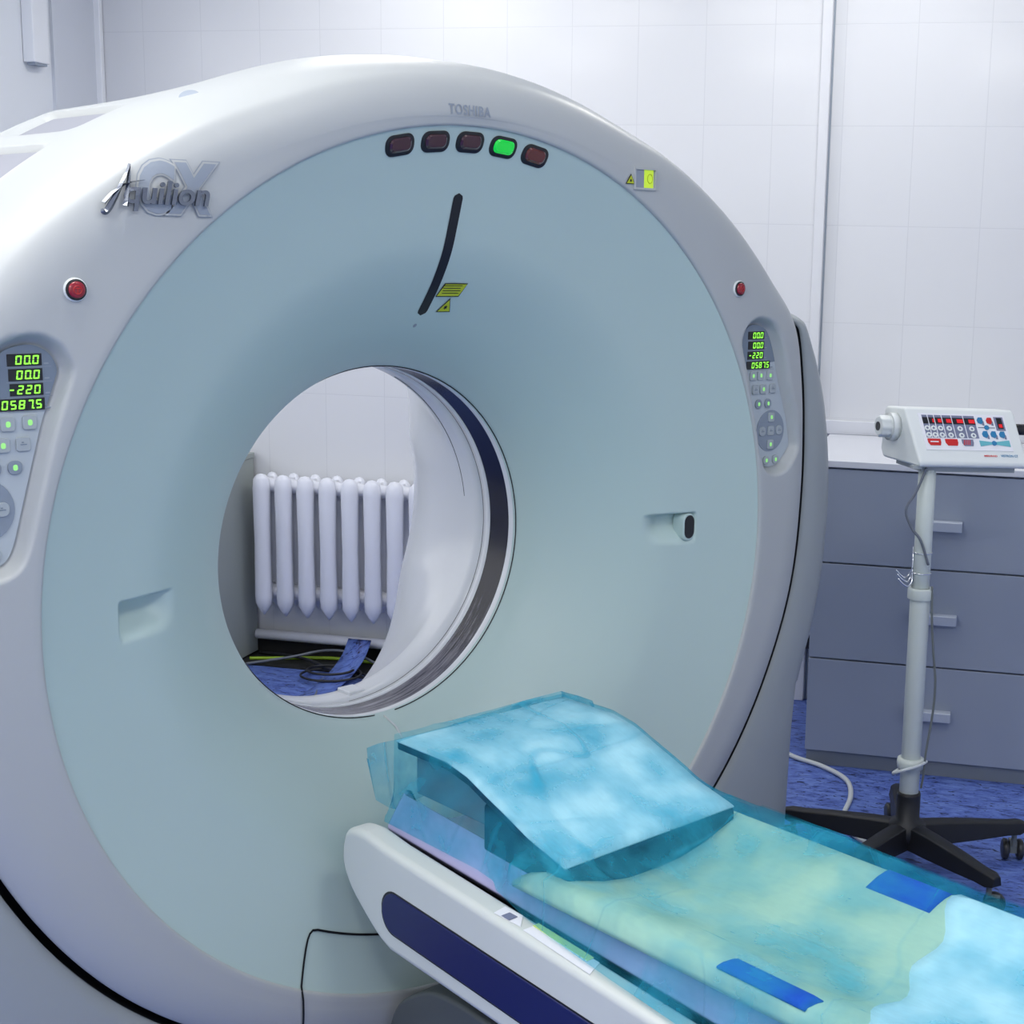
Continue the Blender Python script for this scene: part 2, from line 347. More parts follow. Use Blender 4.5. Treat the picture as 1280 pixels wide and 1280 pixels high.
# ------------------------------------------------------------------ the scanner
T_ = [-90, -60, -40, -23, -10, 0, 10, 18, 25, 33, 43, 54, 67, 90]; V_ = [.905, .915, .933, .948, .965, .973, .99, 1.012, 1.03, 1.0, .97, .94, .910, .897]
def cub(xs, ys):
    xs = np.array(xs, float); ys = np.array(ys, float); d = np.diff(ys)/np.diff(xs); m = np.zeros(len(xs)); m[0] = d[0]; m[-1] = d[-1]
    for i in range(1, len(xs)-1): m[i] = 0 if d[i-1]*d[i] <= 0 else 2*d[i-1]*d[i]/(d[i-1]+d[i])
    def f(x):
        x = np.clip(np.asarray(x, float), xs[0], xs[-1]); i = np.clip(np.searchsorted(xs, x)-1, 0, len(xs)-2); h = xs[i+1]-xs[i]; t = (x-xs[i])/h
        return ys[i]*(2*t**3-3*t**2+1)+h*m[i]*(t**3-2*t**2+t)+ys[i+1]*(-2*t**3+3*t**2)+h*m[i+1]*(t**3-t**2)
    return f
_r30 = cub(T_, V_)
def fold(th):
    th = (np.asarray(th, float)+180) % 360-180
    return np.where(np.abs(th) <= 90, th, np.where(th > 0, 180-th, -180-th))
def r30(th): return _r30(fold(th))
Pf = cub([.36, .3635, .37, .385, .41, .447, .474, .535, .591, .638, .686, .74, .8076], [.006, -.012, -.032, -.060, -.093, -.133, -.157, -.205, -.237, -.254, -.270, -.290, -.317])
_rm = cub([-90, -23, -10, 0, 12, 18, 25, 33, 45, 60, 90], [1.15, 1.15, 1.15, 1.15, 1.14, 1.125, 1.09, 1.03, .965, .925, .90])
def rmax(th):
    f = fold(th); r = _rm(f); c = np.maximum(np.cos(np.radians(f)), .05); s = np.maximum(-np.sin(np.radians(f)), .05)
    return np.where(f < -22.8, np.minimum(1.06/c, .935/s), r)
ROUT = [(.785, .462), (.745, .445), (.727, .41), (.735, .375), (.756, .317), (.788, .202), (.806, .14), (.825, .112), (.854, .102), (.89, .108), (.918, .13), (.938, .155), (.94, .18), (.925, .24), (.898, .31), (.868, .399), (.837, .447)]
OUTR = np.array(spline(ROUT, 5, True)); OUTL = np.array([(-(x+.014), z) for x, z in OUTR])[::-1]
def sdist(poly, X, Z):
    """positive inside"""
    d = np.full(X.shape, 9.); ins = np.zeros(X.shape, bool); n = len(poly)
    for i in range(n):
        a = poly[i]; b_ = poly[(i+1) % n]; e = b_-a; px = X-a[0]; pz = Z-a[1]
        t = np.clip((px*e[0]+pz*e[1])/(e@e), 0, 1); d = np.minimum(d, np.hypot(px-t*e[0], pz-t*e[1]))
        c = ((a[1] > Z) != (b_[1] > Z)) & (X < (b_[0]-a[0])*(Z-a[1])/((b_[1]-a[1]) or 1e-9)+a[0]); ins ^= c
    return np.where(ins, d, -d)
def recess(X, Z):
    D = np.zeros(X.shape)
    for poly in (OUTR, OUTL):
        mk = (X > poly[:, 0].min()-.01) & (X < poly[:, 0].max()+.01) & (Z > poly[:, 1].min()-.01) & (Z < poly[:, 1].max()+.01)
        if mk.any():
            s = sdist(poly, X[mk], Z[mk]); D[mk] = .027*sstep(-.001, .018, s)
    for sx in (-1, 1):
        x = X*sx
        a = sstep(.541, .600, x)*(1-sstep(.657, .664, x)); c = np.where(Z < .032, 1, 0)*sstep(-.042, .008, Z)*(1-sstep(.022, .031, Z))
        D += .034*a*c
    return D
def ring_prof(th, s):
    """front ring section: s in [0,1] flat part, [1,2] outer rounding, [2,3] side"""
    R0 = r30(th); f = fold(th); w = sstep(24, 31, f)
    fr = [.8076, .815, .83]; 
    k0 = [np.full_like(R0, .8076), np.full_like(R0, .816), np.full_like(R0, .835), R0-.05, R0-.022, R0]
    y0 = [-.317, -.322, -.325, -.325, -.317, -.30]
    return R0, w, k0, y0
def face_y(x, z):
    R = np.hypot(x, z); th = np.degrees(np.arctan2(z, x)); R0 = r30(th)
    if R <= .8076: y = float(Pf(R))
    elif R <= .822: y = float(np.interp(R, [.8076, .8092, .813, .822], [-.317, -.3225, -.324, -.3245]))
    elif R <= R0:
        Rs = max(.823, R0-.075); a = math.asin(min(1, max(0, (R-Rs)/(R0-Rs)))*sin(pi/2*.8)); y = -.3255+.0255*(1-cos(a))/(1-cos(pi/2*.8))
    else: y = -.30-.061*math.log(max(.02, 1-(R-R0)/.042))
    return y + float(recess(np.array([x]), np.array([z]))[0])
base = np.arange(0, 360, 1.0)
dn = [(-7, 7, .25), (5, 36, .22), (144, 175, .22), (173, 187, .25), (118, 152, .5)]
ths = set(np.round(base, 3))
for a_, b_, st in dn: ths |= set(np.round(np.arange(a_, b_, st) % 360, 3))
TH = np.array(sorted(ths)); 
TH = TH[np.concatenate([[True], np.diff(TH) > .08])]
def polar_mesh(name, Rm_, Ym, m, parent, close=True, disp=True, flip=False, loc=(0, 0, ZC)):
    """Rm_, Ym: (rows, len(TH))"""
    T = np.radians(TH)[None, :]; X = Rm_*np.cos(T); Z = Rm_*np.sin(T); Y = Ym.copy()
    if disp: Y = Y+recess(X, Z)
    r, c = X.shape; V = np.stack([X, Y, Z], -1).reshape(-1, 3)
    i, j = np.meshgrid(np.arange(r-1), np.arange(c), indexing='ij'); j2 = (j+1) % c
    Fq = np.stack([i*c+j, i*c+j2, (i+1)*c+j2, (i+1)*c+j], -1).reshape(-1, 4)
    if flip: Fq = Fq[:, ::-1]
    return obj(name, V.tolist(), Fq.tolist(), m, parent, True, loc)
CT = thing('ct_scanner', 'large grey and pale teal CT scanner gantry with a round open bore', 'CT scanner')
c = len(TH); one = np.ones((1, c))
Rf = np.concatenate([[.36, .3607, .362, .3645, .368, .373, .379], np.arange(.386, .53, .005), np.arange(.53, .67, .0022), np.arange(.67, .8076, .0035), [.8076]])
polar_mesh('funnel_cover', Rf[:, None]*one, np.repeat(Pf(Rf)[:, None], c, 1), M['funnel'], CT)
# ring
R0 = r30(TH); wv = sstep(24, 31, fold(TH))
rows_R = []; rows_Y = []
key = [(lambda: np.full(c, .8076), -.317), (lambda: np.full(c, .816), -.322), (lambda: np.full(c, .835), -.325), (lambda: R0-.075, -.3255), (lambda: R0-.022, -.317)]
def addrow(R_, y_): rows_R.append(R_); rows_Y.append(np.full(c, y_) if np.isscalar(y_) else y_)
addrow(np.full(c, .8076), -.317); addrow(np.full(c, .8078), -.3195); addrow(np.full(c, .8092), -.3225); addrow(np.full(c, .813), -.3240)
for k in range(34):
    t = k/33; addrow((.822)*(1-t)+np.maximum(.823, R0-.075)*t, -.3245-.001*t)
for t in np.linspace(.08, 1, 14):
    a_ = t*pi/2*.8; addrow(np.maximum(.823, R0-.075)+(R0-np.maximum(.823, R0-.075))*sin(a_)/sin(pi/2*.8), -.3255+.0255*(1-cos(a_))/(1-cos(pi/2*.8)))
up = [(.0, -.30)]+[(.042*(1-math.exp(-(y_+.3)/.061)), y_) for y_ in (-.294, -.287, -.278, -.265, -.25, -.23, -.21, -.18, -.15)]+[(.042, y_) for y_ in np.linspace(-.12, .24, 25)]+[(.036, .30), (.02, .38), (-.02, .46), (-.06, .5)]
for k, (dr, y_) in enumerate(up[1:]):
    t = (k+1)/len(up)
    lo_r = R0+np.where(t < .1, .001, -.004-.02*t); lo_y = -.30+.12*t
    tp = sstep(57, 66, fold(TH)); dr2 = dr if y_ < -.15 else float(np.interp(y_, [-.15, -.05, 0, .1, .2, .3, .5], [dr, .036, .031, .022, .011, -.002, -.05]))
    Rr_ = wv*(R0+dr*(1-tp)+dr2*tp)+(1-wv)*lo_r; Yy = wv*y_+(1-wv)*lo_y
    # air vents on the upper left shoulder (and the matching ones on the right)
    f = np.where((TH > 100) & (TH < 170), TH, 0.)
    for (ta, tb) in ((124., 129.4), (132.3, 150.)):
        d_ = np.where((f >= ta) & (f <= tb), np.clip((tb-f)/(tb-ta), 0, 1), 0)*sstep(-.10, -.02, Yy)*(1-sstep(.18, .22, Yy))
        Rr_ = Rr_-.040*d_
    addrow(Rr_, Yy)
for ta, tb in ((124.2, 129.0), (132.5, 149.)):
    vs = []; fs = []; na, nb = 24, 16
    for i in range(na+1):
        for j in range(nb+1):
            t_ = radians(ta+(tb-ta)*i/na); y_ = -.075+.255*j/nb; r_ = float(r30(degrees(t_)))+.042*(1-math.exp(-(y_+.3)/.061))-.008
            vs.append((r_*cos(t_), y_, r_*sin(t_)))
    for i in range(na):
        for j in range(nb): a = i*(nb+1)+j; fs.append((a, a+1, a+nb+2, a+nb+1))
    obj('air_vent', vs, fs, mat('vent_grey', (.30, .31, .36), .5), CT, True, (0, 0, ZC))
polar_mesh('front_ring', np.array(rows_R), np.array(rows_Y), M['shell'], CT)
# rear housing
RM = rmax(TH); RR = []; YY = []
def blend(lo, up_): return wv*up_+(1-wv)*lo
S0 = R0+.0165+.003*np.cos(np.radians(TH))
for fr, ylo, fu, yu in [(0, -.235, 0, -.2), (0, -.292, .0, -.22), (.06, -.2995, .0, -.22), (.3, -.298, .15, -.20), (.55, -.292, .3, -.18), (.75, -.278, .5, -.15), (.9, -.252, .7, -.12), (.97, -.222, .85, -.09), (1, -.17, 1, -.05), (1, .0, 1, .02), (1, .3, 1, .3)]:
    st = np.minimum(S0, RM-.004)
    lo = st+(RM-st)*fr; u_ = (R0-.05)+(RM-(R0-.05))*fu
    RR.append(blend(lo, u_)); YY.append(blend(np.full(c, ylo), np.full(c, yu)))
for sc_, y_ in [(.99, .40), (.96, .5), (.90, .575), (.82, .61), (.70, .625)]: RR.append(RM*sc_); YY.append(np.full(c, y_))
# bore liner: white conical tube flaring to the rear
lin = [(.3600, .006), (.3585, .012), (.36, .02), (.36, .022)]
polar_mesh('bore_liner', np.array([np.full(c, r_) for r_, _ in lin]), np.array([np.full(c, y_) for _, y_ in lin]), M['liner'], CT, disp=False)
polar_mesh('scan_window', np.array([np.full(c, .3612)]*2), np.array([np.full(c, .020), np.full(c, .090)]), M['film'], CT, disp=False)
lin2 = [(.3635, .088), (.36, .089), (.36, .1108), (.362, .1112), (.362, .1128), (.36, .1132), (.36, .15), (.3605, .20), (.365, .26), (.378, .33), (.402, .40), (.437, .47), (.487, .545), (.54, .60), (.575, .625)]
lr = cub([y_ for _, y_ in lin2[6:]], [r_ for r_, _ in lin2[6:]]); ys = np.linspace(.15, .625, 24)
L2 = [(r_, y_) for r_, y_ in lin2[:6]]+[(float(lr(y_)), y_) for y_ in ys]
fl_k = .93+.42*sstep(12, 85, -((TH+180) % 360-180))*1.0
fl_k = np.where(((TH+180) % 360-180) < 0, .93+.42*sstep(12, 90, -fold(TH)), .93+.12*sstep(0, 40, fold(TH)))
wbt = np.maximum(sstep(22, 62, -fold(TH)), sstep(14, 50, fold(TH)))
def flr(r_, y_):
    a_ = .36+(r_-.36)*(fl_k if y_ > .14 else 1)
    b_ = .36+max(0, y_-.19)*.62 if y_ > .14 else r_
    return a_*(1-wbt)+np.maximum(a_, b_)*wbt
polar_mesh('bore_liner', np.array([flr(r_, y_) for r_, y_ in L2]), np.array([np.full(c, y_) for _, y_ in L2]), M['liner'], CT, disp=False)
RR.append(flr(.575, .625)); YY.append(np.full(c, .625))
# keep the underside above the floor
RR = np.array(RR); YY = np.array(YY)
polar_mesh('rear_housing', RR, YY, M['shell_dark'], CT, disp=False)
gb = [(R0-.028, -.20), (R0+.03, -.20)]
def arc_tube(name, R_, y_, a0, a1, r_, m, zoff=0):
    pts = [(R_*cos(radians(a)), y_, R_*sin(radians(a))) for a in np.linspace(a0, a1, max(8, int(abs(a1-a0)/1.5)))]
    return MB().tube(pts, r_, 6).build(name, m, CT, True, loc=(0, 0, ZC))
arc_tube('rim_seam', .3606, -.002, -84, 268, .0013, M['black'])
arc_tube('liner_seam', .3605, .112, -90, 90, .0008, M['black'])
arc_tube('liner_seam', .3602, .180, 6, 62, .0008, M['black'])
# groove shadow ring: black band paints in the shade between ring and rear housing
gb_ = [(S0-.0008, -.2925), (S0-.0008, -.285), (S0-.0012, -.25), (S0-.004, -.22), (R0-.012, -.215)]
polar_mesh('groove_shade', np.array([blend(r_, R0-.05) for r_, _ in gb_]), np.array([blend(np.full(c, y_), np.full(c, -.15)) for _, y_ in gb_]), M['groove'], CT, disp=False)

def decal(name, vs, fs, m, parent=None, off=.0015, smooth=False):
    """vs in face coordinates (x, z, outward) laid onto the scanner's front"""
    V = [(x, face_y(x, z)-off-h, z) for x, z, h in vs]
    return obj(name, V, fs, m, parent or CT, smooth, (0, 0, ZC))
def strip_decal(name, pts, hw, m, off=.0015, parent=None):
    vs = []; fs = []; n = len(pts)
    for i, (x, z) in enumerate(pts):
        x0, z0 = pts[max(i-1, 0)]; x1, z1 = pts[min(i+1, n-1)]; l_ = hypot(x1-x0, z1-z0); nx, nz = -(z1-z0)/l_, (x1-x0)/l_
        h_ = hw(i/(n-1)) if callable(hw) else hw
        vs += [(x+nx*h_, z+nz*h_, 0), (x-nx*h_, z-nz*h_, 0)]
    fs = [(2*i, 2*i+1, 2*i+3, 2*i+2) for i in range(n-1)]
    return decal(name, vs, fs, m, parent, off)
# service door seam at the foot
ds = [(-.387, -.905), (-.387, -.63)] ; pts = [(-.387+.0, z) for z in np.linspace(-.90, -.72, 24)]+[(-.384, -.705), (-.377, -.688), (-.368, -.668), (-.359, -.650), (-.352, -.638), (-.345, -.630), (-.337, -.6265)]
pts += [(.709*cos(radians(a)), .709*sin(radians(a))) for a in np.linspace(-117.4, -62.6, 60)]
pts += [(-x, z) for x, z in pts[:31][::-1]]
strip_decal('service_door_seam', pts, .0020, M['black'], .0035)
# laser slot
zz = np.linspace(.467, .693, 50)
strip_decal('laser_slot', [(0, z) for z in zz], lambda t: .0105*math.sqrt(max(0, 1-max(0, (abs(t-.5)-.455)/.045)**2))+.0001, M['black'], .001)
decal('screw_hole', [(.004*cos(a), .447+.004*sin(a), 0) for a in np.linspace(0, 2*pi, 9)[:-1]], [tuple(range(8))], M['lgrey'], None, .001)
# indicator lights
def rrect(w_, h_, r_, n=5):
    o_ = []
    for cx, cz, a0 in ((w_/2-r_, h_/2-r_, 0), (-w_/2+r_, h_/2-r_, 90), (-w_/2+r_, -h_/2+r_, 180), (w_/2-r_, -h_/2+r_, 270)):
        o_ += [(cx+r_*cos(radians(a0+90*k/n)), cz+r_*sin(radians(a0+90*k/n))) for k in range(n+1)]
    return o_
for k, (mm, lab) in enumerate([('dred', 0), ('dred', 0), ('dred', 0), ('green', 'lit green indicator'), ('brown', 'brownish red indicator')]):
    a = (k-2)*.0972; cx, cz = .781*sin(a)-.002, .781*cos(a)
    def pl(w_, h_, off, top, name, m_, parent, bev=0):
        out = rrect(w_, h_, h_*.42, 6); ca, sa = cos(-a), sin(-a)
        q = [(cx+x*ca-z*sa, cz+x*sa+z*ca) for x, z in out]; n = len(q)
        ins = [(cx+(x*ca-z*sa)*.84, cz+(x*sa+z*ca)*.76) for x, z in out]
        V = [(x, face_y(x, z)+.002, z) for x, z in q]+[(x, face_y(x, z)-top*.6, z) for x, z in q]+[(x, face_y(x, z)-top, z) for x, z in ins]
        Fs = [(i, (i+1) % n, n+(i+1) % n, n+i) for i in range(n)]+[(n+i, n+(i+1) % n, 2*n+(i+1) % n, 2*n+i) for i in range(n)]+[tuple(range(2*n, 3*n))]
        return obj(name, V, Fs, m_, parent, False, (0, 0, ZC))
    bz = pl(.060, .036, 0, .0035, 'indicator_light', M['black'], CT)
    ln = pl(.046, .024, 0, .0075, 'lens', M[mm], bz); bz.location = (0, 0, ZC); ln.location = (0, 0, 0)
    if lab: ln['label'] = lab
# warning labels
def poly_decal(name, poly, m, off, parent=None): return decal(name, [(x, z, 0) for x, z in poly], [tuple(range(len(poly)))], m, parent, off)
def par(x0, x1, z0, z1, sh, g=0): return [(x0+g, z0+g), (x1-g, z0+g), (x1-g+sh, z1-g), (x0+g+sh, z1-g)]
lb = poly_decal('warning_label', par(.012, .064, .503, .529, .008), M['black'], .002)
poly_decal('label_face', par(.012, .064, .503, .529, .008, .0018), M['yellow'], .0028, None).parent = lb
lb.children[0].location = (0, 0, 0)
for k in range(4):
    q = strip_decal('label_text', [(.019+.001*k, .5245-.0048*k), (.061-.002*(k % 2), .5245-.0048*k)], .0007, M['black'], .0033); q.parent = lb; q.location = (0, 0, 0)
def tri(cx, cz, s, g=0): return [(cx-s+g*1.7, cz-s*.8+g), (cx+s-g*1.7, cz-s*.8+g), (cx+s*.1, cz+s*.9-g*2)]
def tri_label(cx, cz, s):
    t = poly_decal('warning_label', tri(cx, cz, s), M['black'], .002)
    q = poly_decal('label_face', tri(cx, cz, s, .0016), M['yellow'], .0028); q.parent = t; q.location = (0, 0, 0)
    q = poly_decal('symbol', [(cx+(s*.3 if i % 2 else s*.15)*cos(i*pi/6), cz-s*.22+(s*.3 if i % 2 else s*.15)*sin(i*pi/6)) for i in range(12)], M['black'], .0034); q.parent = t; q.location = (0, 0, 0)
tri_label(.046, .486, .016); tri_label(.378, .736, .012)
# lit sign window on the ring
sw = MB(); x0, x1, z0_, z1_ = .392, .446, .721, .756; yb = -.329
for a_, b_, d_, e_ in ((x0-.004, x1+.004, z1_, z1_+.004), (x0-.004, x1+.004, z0_-.004, z0_), (x0-.004, x0, z0_, z1_), (x1, x1+.004, z0_, z1_)): sw.box(a_, b_, yb, yb+.02, d_, e_)
sg = sw.build('sign_window', M['shell'], CT, loc=(0, 0, ZC))
MB().box(x0, x0+.024, yb+.0025, yb+.006, z0_, z1_).build('blank_pane', M['lgrey'], sg)
MB().box(x0+.024, x1-.004, yb+.0025, yb+.006, z0_, z1_).build('lit_pane', M['yellowlit'], sg)
MB().tube([(.432+.007*cos(t), yb+.002, .739+.009*sin(t)) for t in np.linspace(0, 2*pi, 20)], .0008, 5).build('symbol', M['yellow'], sg)
# red stop buttons
for sx, sz in ((-.7365, .5225), (.7085, .5225)):
    y_ = -.3255; mx = Matrix.Translation((sx, y_, sz)) @ Matrix.Rotation(radians(90), 4, 'X')
    h_ = MB().lathe([(.0175, -.004), (.0175, .002), (.015, .004), (.0148, .004)], 28, mx).build('stop_button', M['white'], CT, loc=(0, 0, ZC))
    MB().lathe([(.0155, 0), (.0155, .0052), (.013, .006), (.0129, .0061)], 28, mx).build('bezel', M['black'], h_)
    MB().lathe([(.0122, 0), (.0122, .0085), (.010, .0098), (.002, .0102)], 28, mx).build('push_cap', M['red'], h_, True)
    sm = MB(); sm.tube([(sx+.006*cos(t), y_-.0104, sz+.006*sin(t)) for t in np.linspace(0, 2*pi, 18)], .0006, 4)
    sm.tube([(sx-.0045, y_-.0104, sz+.002), (sx+.0045, y_-.0104, sz+.002)], .0006, 4).tube([(sx, y_-.0104, sz+.002), (sx, y_-.0104, sz-.005)], .0006, 4)
    sm.build('symbol', M['redkey'], h_)
# infrared window in the right grip
sb = MB().prism(rrect(.036, .062, .015), 0, .035, lambda a_, b_, t: (.647+a_, -.2575+t, -.003+b_)).build('sensor_housing', M['funnel'], CT, bevel=.003, bseg=2, loc=(0, 0, ZC))
MB().prism(rrect(.030, .052, .0149), 0, .002, lambda a_, b_, t: (.647+a_, -.2583+t, -.002+b_)).build('sensor_window', M['black'], sb)
# shoulder plug
tq = radians(120.5); nv_ = Vector((cos(tq)*cos(.5), -sin(.5), sin(tq)*cos(.5))); mx = Matrix.Translation((.9555*cos(tq), -.205, .9555*sin(tq))) @ nv_.to_track_quat('Z', 'Y').to_matrix().to_4x4()
MB().lathe([(.0165, -.01), (.0165, .0012), (.0155, .002), (.001, .002)], 24, mx).build('screw_plug', M['lgrey'], CT, loc=(0, 0, ZC))

# lettering
def place_text(name, body, x, z, size, m, shear=0, extrude=.0, sx=1, rot=0, off=.0015, offset=0, parent=None, spacing=1, fit=None):
    vs, fs = text_mesh(body, size, shear, 0, 'LEFT', sx, offset, spacing); ca, sa = cos(rot), sin(rot)
    pts = [(x+a_*ca-b_*sa, z+a_*sa+b_*ca) for a_, b_, _ in vs]
    bm = bmesh.new(); bv = [bm.verts.new((px, 0, pz)) for px, pz in pts]
    for f in fs:
        try: bm.faces.new([bv[q] for q in f])
        except ValueError: pass
    bmesh.ops.triangulate(bm, faces=bm.faces[:])
    for it in range(4):
        le = [e for e in bm.edges if e.calc_length() > .010]
        if not le: break
        bmesh.ops.subdivide_edges(bm, edges=le, cuts=1); bmesh.ops.triangulate(bm, faces=[f for f in bm.faces if len(f.verts) > 3])
    bm.verts.index_update(); V = [(v.co.x, face_y(v.co.x, v.co.z)-off, v.co.z) for v in bm.verts]; fs = [tuple(v.index for v in f.verts) for f in bm.faces]; bm.free()
    o_ = obj(name, V, fs, m, parent or CT, False, (0, 0, ZC))
    if extrude:
        s_ = o_.modifiers.new('solid', 'SOLIDIFY'); s_.thickness = extrude; s_.offset = 0
    return o_
place_text('maker_lettering', 'TOSHIBA', -.0625, .8262, .0238, M['lgrey'], sx=.86, offset=.0006, spacing=1.13, off=.0015)
# model badge
cx_ = None
_fit = np.array([.018, -.002, -.3085])
zz0 = [face_y(a_, b_) for a_, b_ in ((-.63, .65), (-.63, .715), (-.52, .65), (-.51, .71))]
_fit = np.linalg.lstsq(np.array([(-.63, .65, 1), (-.63, .715, 1), (-.52, .65, 1), (-.51, .71, 1)]), np.array(zz0), rcond=None)[0]
for ch, xx in (('C', -.638), ('X', -.580)):
    q_ = place_text('model_badge' if cx_ is None else 'badge_letter', ch, xx, .6415, .098, M['lgrey'], shear=.22, sx=.76, off=.0034, offset=.005, fit=_fit)
    if cx_ is None: cx_ = q_
    else: q_.parent = cx_; q_.location = (0, 0, 0)
    for nm_, m_, o_, f_ in (('badge_outline', 'lgrey', .0012, .0095), ('badge_border', 'shell', .0023, .0080)):
        q_ = place_text(nm_, ch, xx, .6415, .098, M[m_], shear=.22, sx=.76, off=o_, offset=f_, fit=_fit); q_.parent = cx_; q_.location = (0, 0, 0)
qt = place_text('name_lettering', 'quilion', -.661, .650, .0485, M['pewter'], shear=.22, extrude=.004, sx=1.06, off=.008, offset=.0009, spacing=.98, fit=_fit)
sw_ = spline([(-.6915, .640), (-.690, .6355), (-.684, .638), (-.672, .655), (-.655, .682), (-.640, .707)], 8)
ma = MB()
def ribbon(pts, hw, off=.008, th=.005):
    n = len(pts); vs = []
    for i, (x, z) in enumerate(pts):
        x0, z0 = pts[max(i-1, 0)]; x1, z1 = pts[min(i+1, n-1)]; l_ = hypot(x1-x0, z1-z0) or 1; nx, nz = -(z1-z0)/l_, (x1-x0)/l_
        h_ = hw(i/(n-1)); y_ = face_y(x, z)-.008
        vs += [(x+nx*h_, y_, z+nz*h_), (x, y_-th, z), (x-nx*h_, y_, z-nz*h_)]
    fs = []
    for i in range(n-1): fs += [(3*i, 3*i+1, 3*i+4, 3*i+3), (3*i+1, 3*i+2, 3*i+5, 3*i+4)]
    ma.add(vs, fs)
ribbon(sw_, lambda t: .0015+.0035*sin(pi*min(1, t*1.1)))
ribbon([(-.640, .707), (-.645, .69), (-.650, .672), (-.655, .652), (-.657, .645)], lambda t: .002+.003*t)
ribbon(spline([(-.688, .648), (-.672, .664), (-.650, .678), (-.625, .684)], 6), lambda t: .0028*(1-t)+.0006)
aa = ma.build('initial_letter', M['pewter'], qt); aa.location = (0, 0, 0)

# control panels
SEG = {'0': 'abcdef', '2': 'abged', '5': 'afgcd', '7': 'abc', '8': 'abcdefg', '-': 'g', '1': 'bc'}
def seg7(mb, s, x, z, w_, h_, mk):
    """digits in plane, mk(a,b)->xyz corner maker"""
    k = 0
    for ch in s:
        if ch == '.':
            q = [(x+k-.28*w_, z), (x+k-.12*w_, z), (x+k-.12*w_, z+.14*h_), (x+k-.28*w_, z+.14*h_)]; mb.add([mk(*p_) for p_ in q], [(0, 1, 2, 3)]); continue
        if ch != ' ':
            t = .16*h_; W_ = w_*.72; g = .2*t
            S_ = {'a': (0, h_-t, W_, h_), 'd': (0, 0, W_, t), 'g': (0, h_/2-t/2, W_, h_/2+t/2), 'f': (0, h_/2, t, h_), 'e': (0, 0, t, h_/2), 'b': (W_-t, h_/2, W_, h_), 'c': (W_-t, 0, W_, h_/2)}
            for q in SEG[ch]:
                x0, z0, x1, z1 = S_[q]
                if q in 'adg': x0 += g+t*.5; x1 -= g+t*.5
                else: z0 += g; z1 -= g
                sl = .12
                mb.add([mk(x+k+a_+b_*sl, z+b_) for a_, b_ in ((x0, z0), (x1, z0), (x1, z1), (x0, z1))], [(0, 1, 2, 3)])
        k += w_
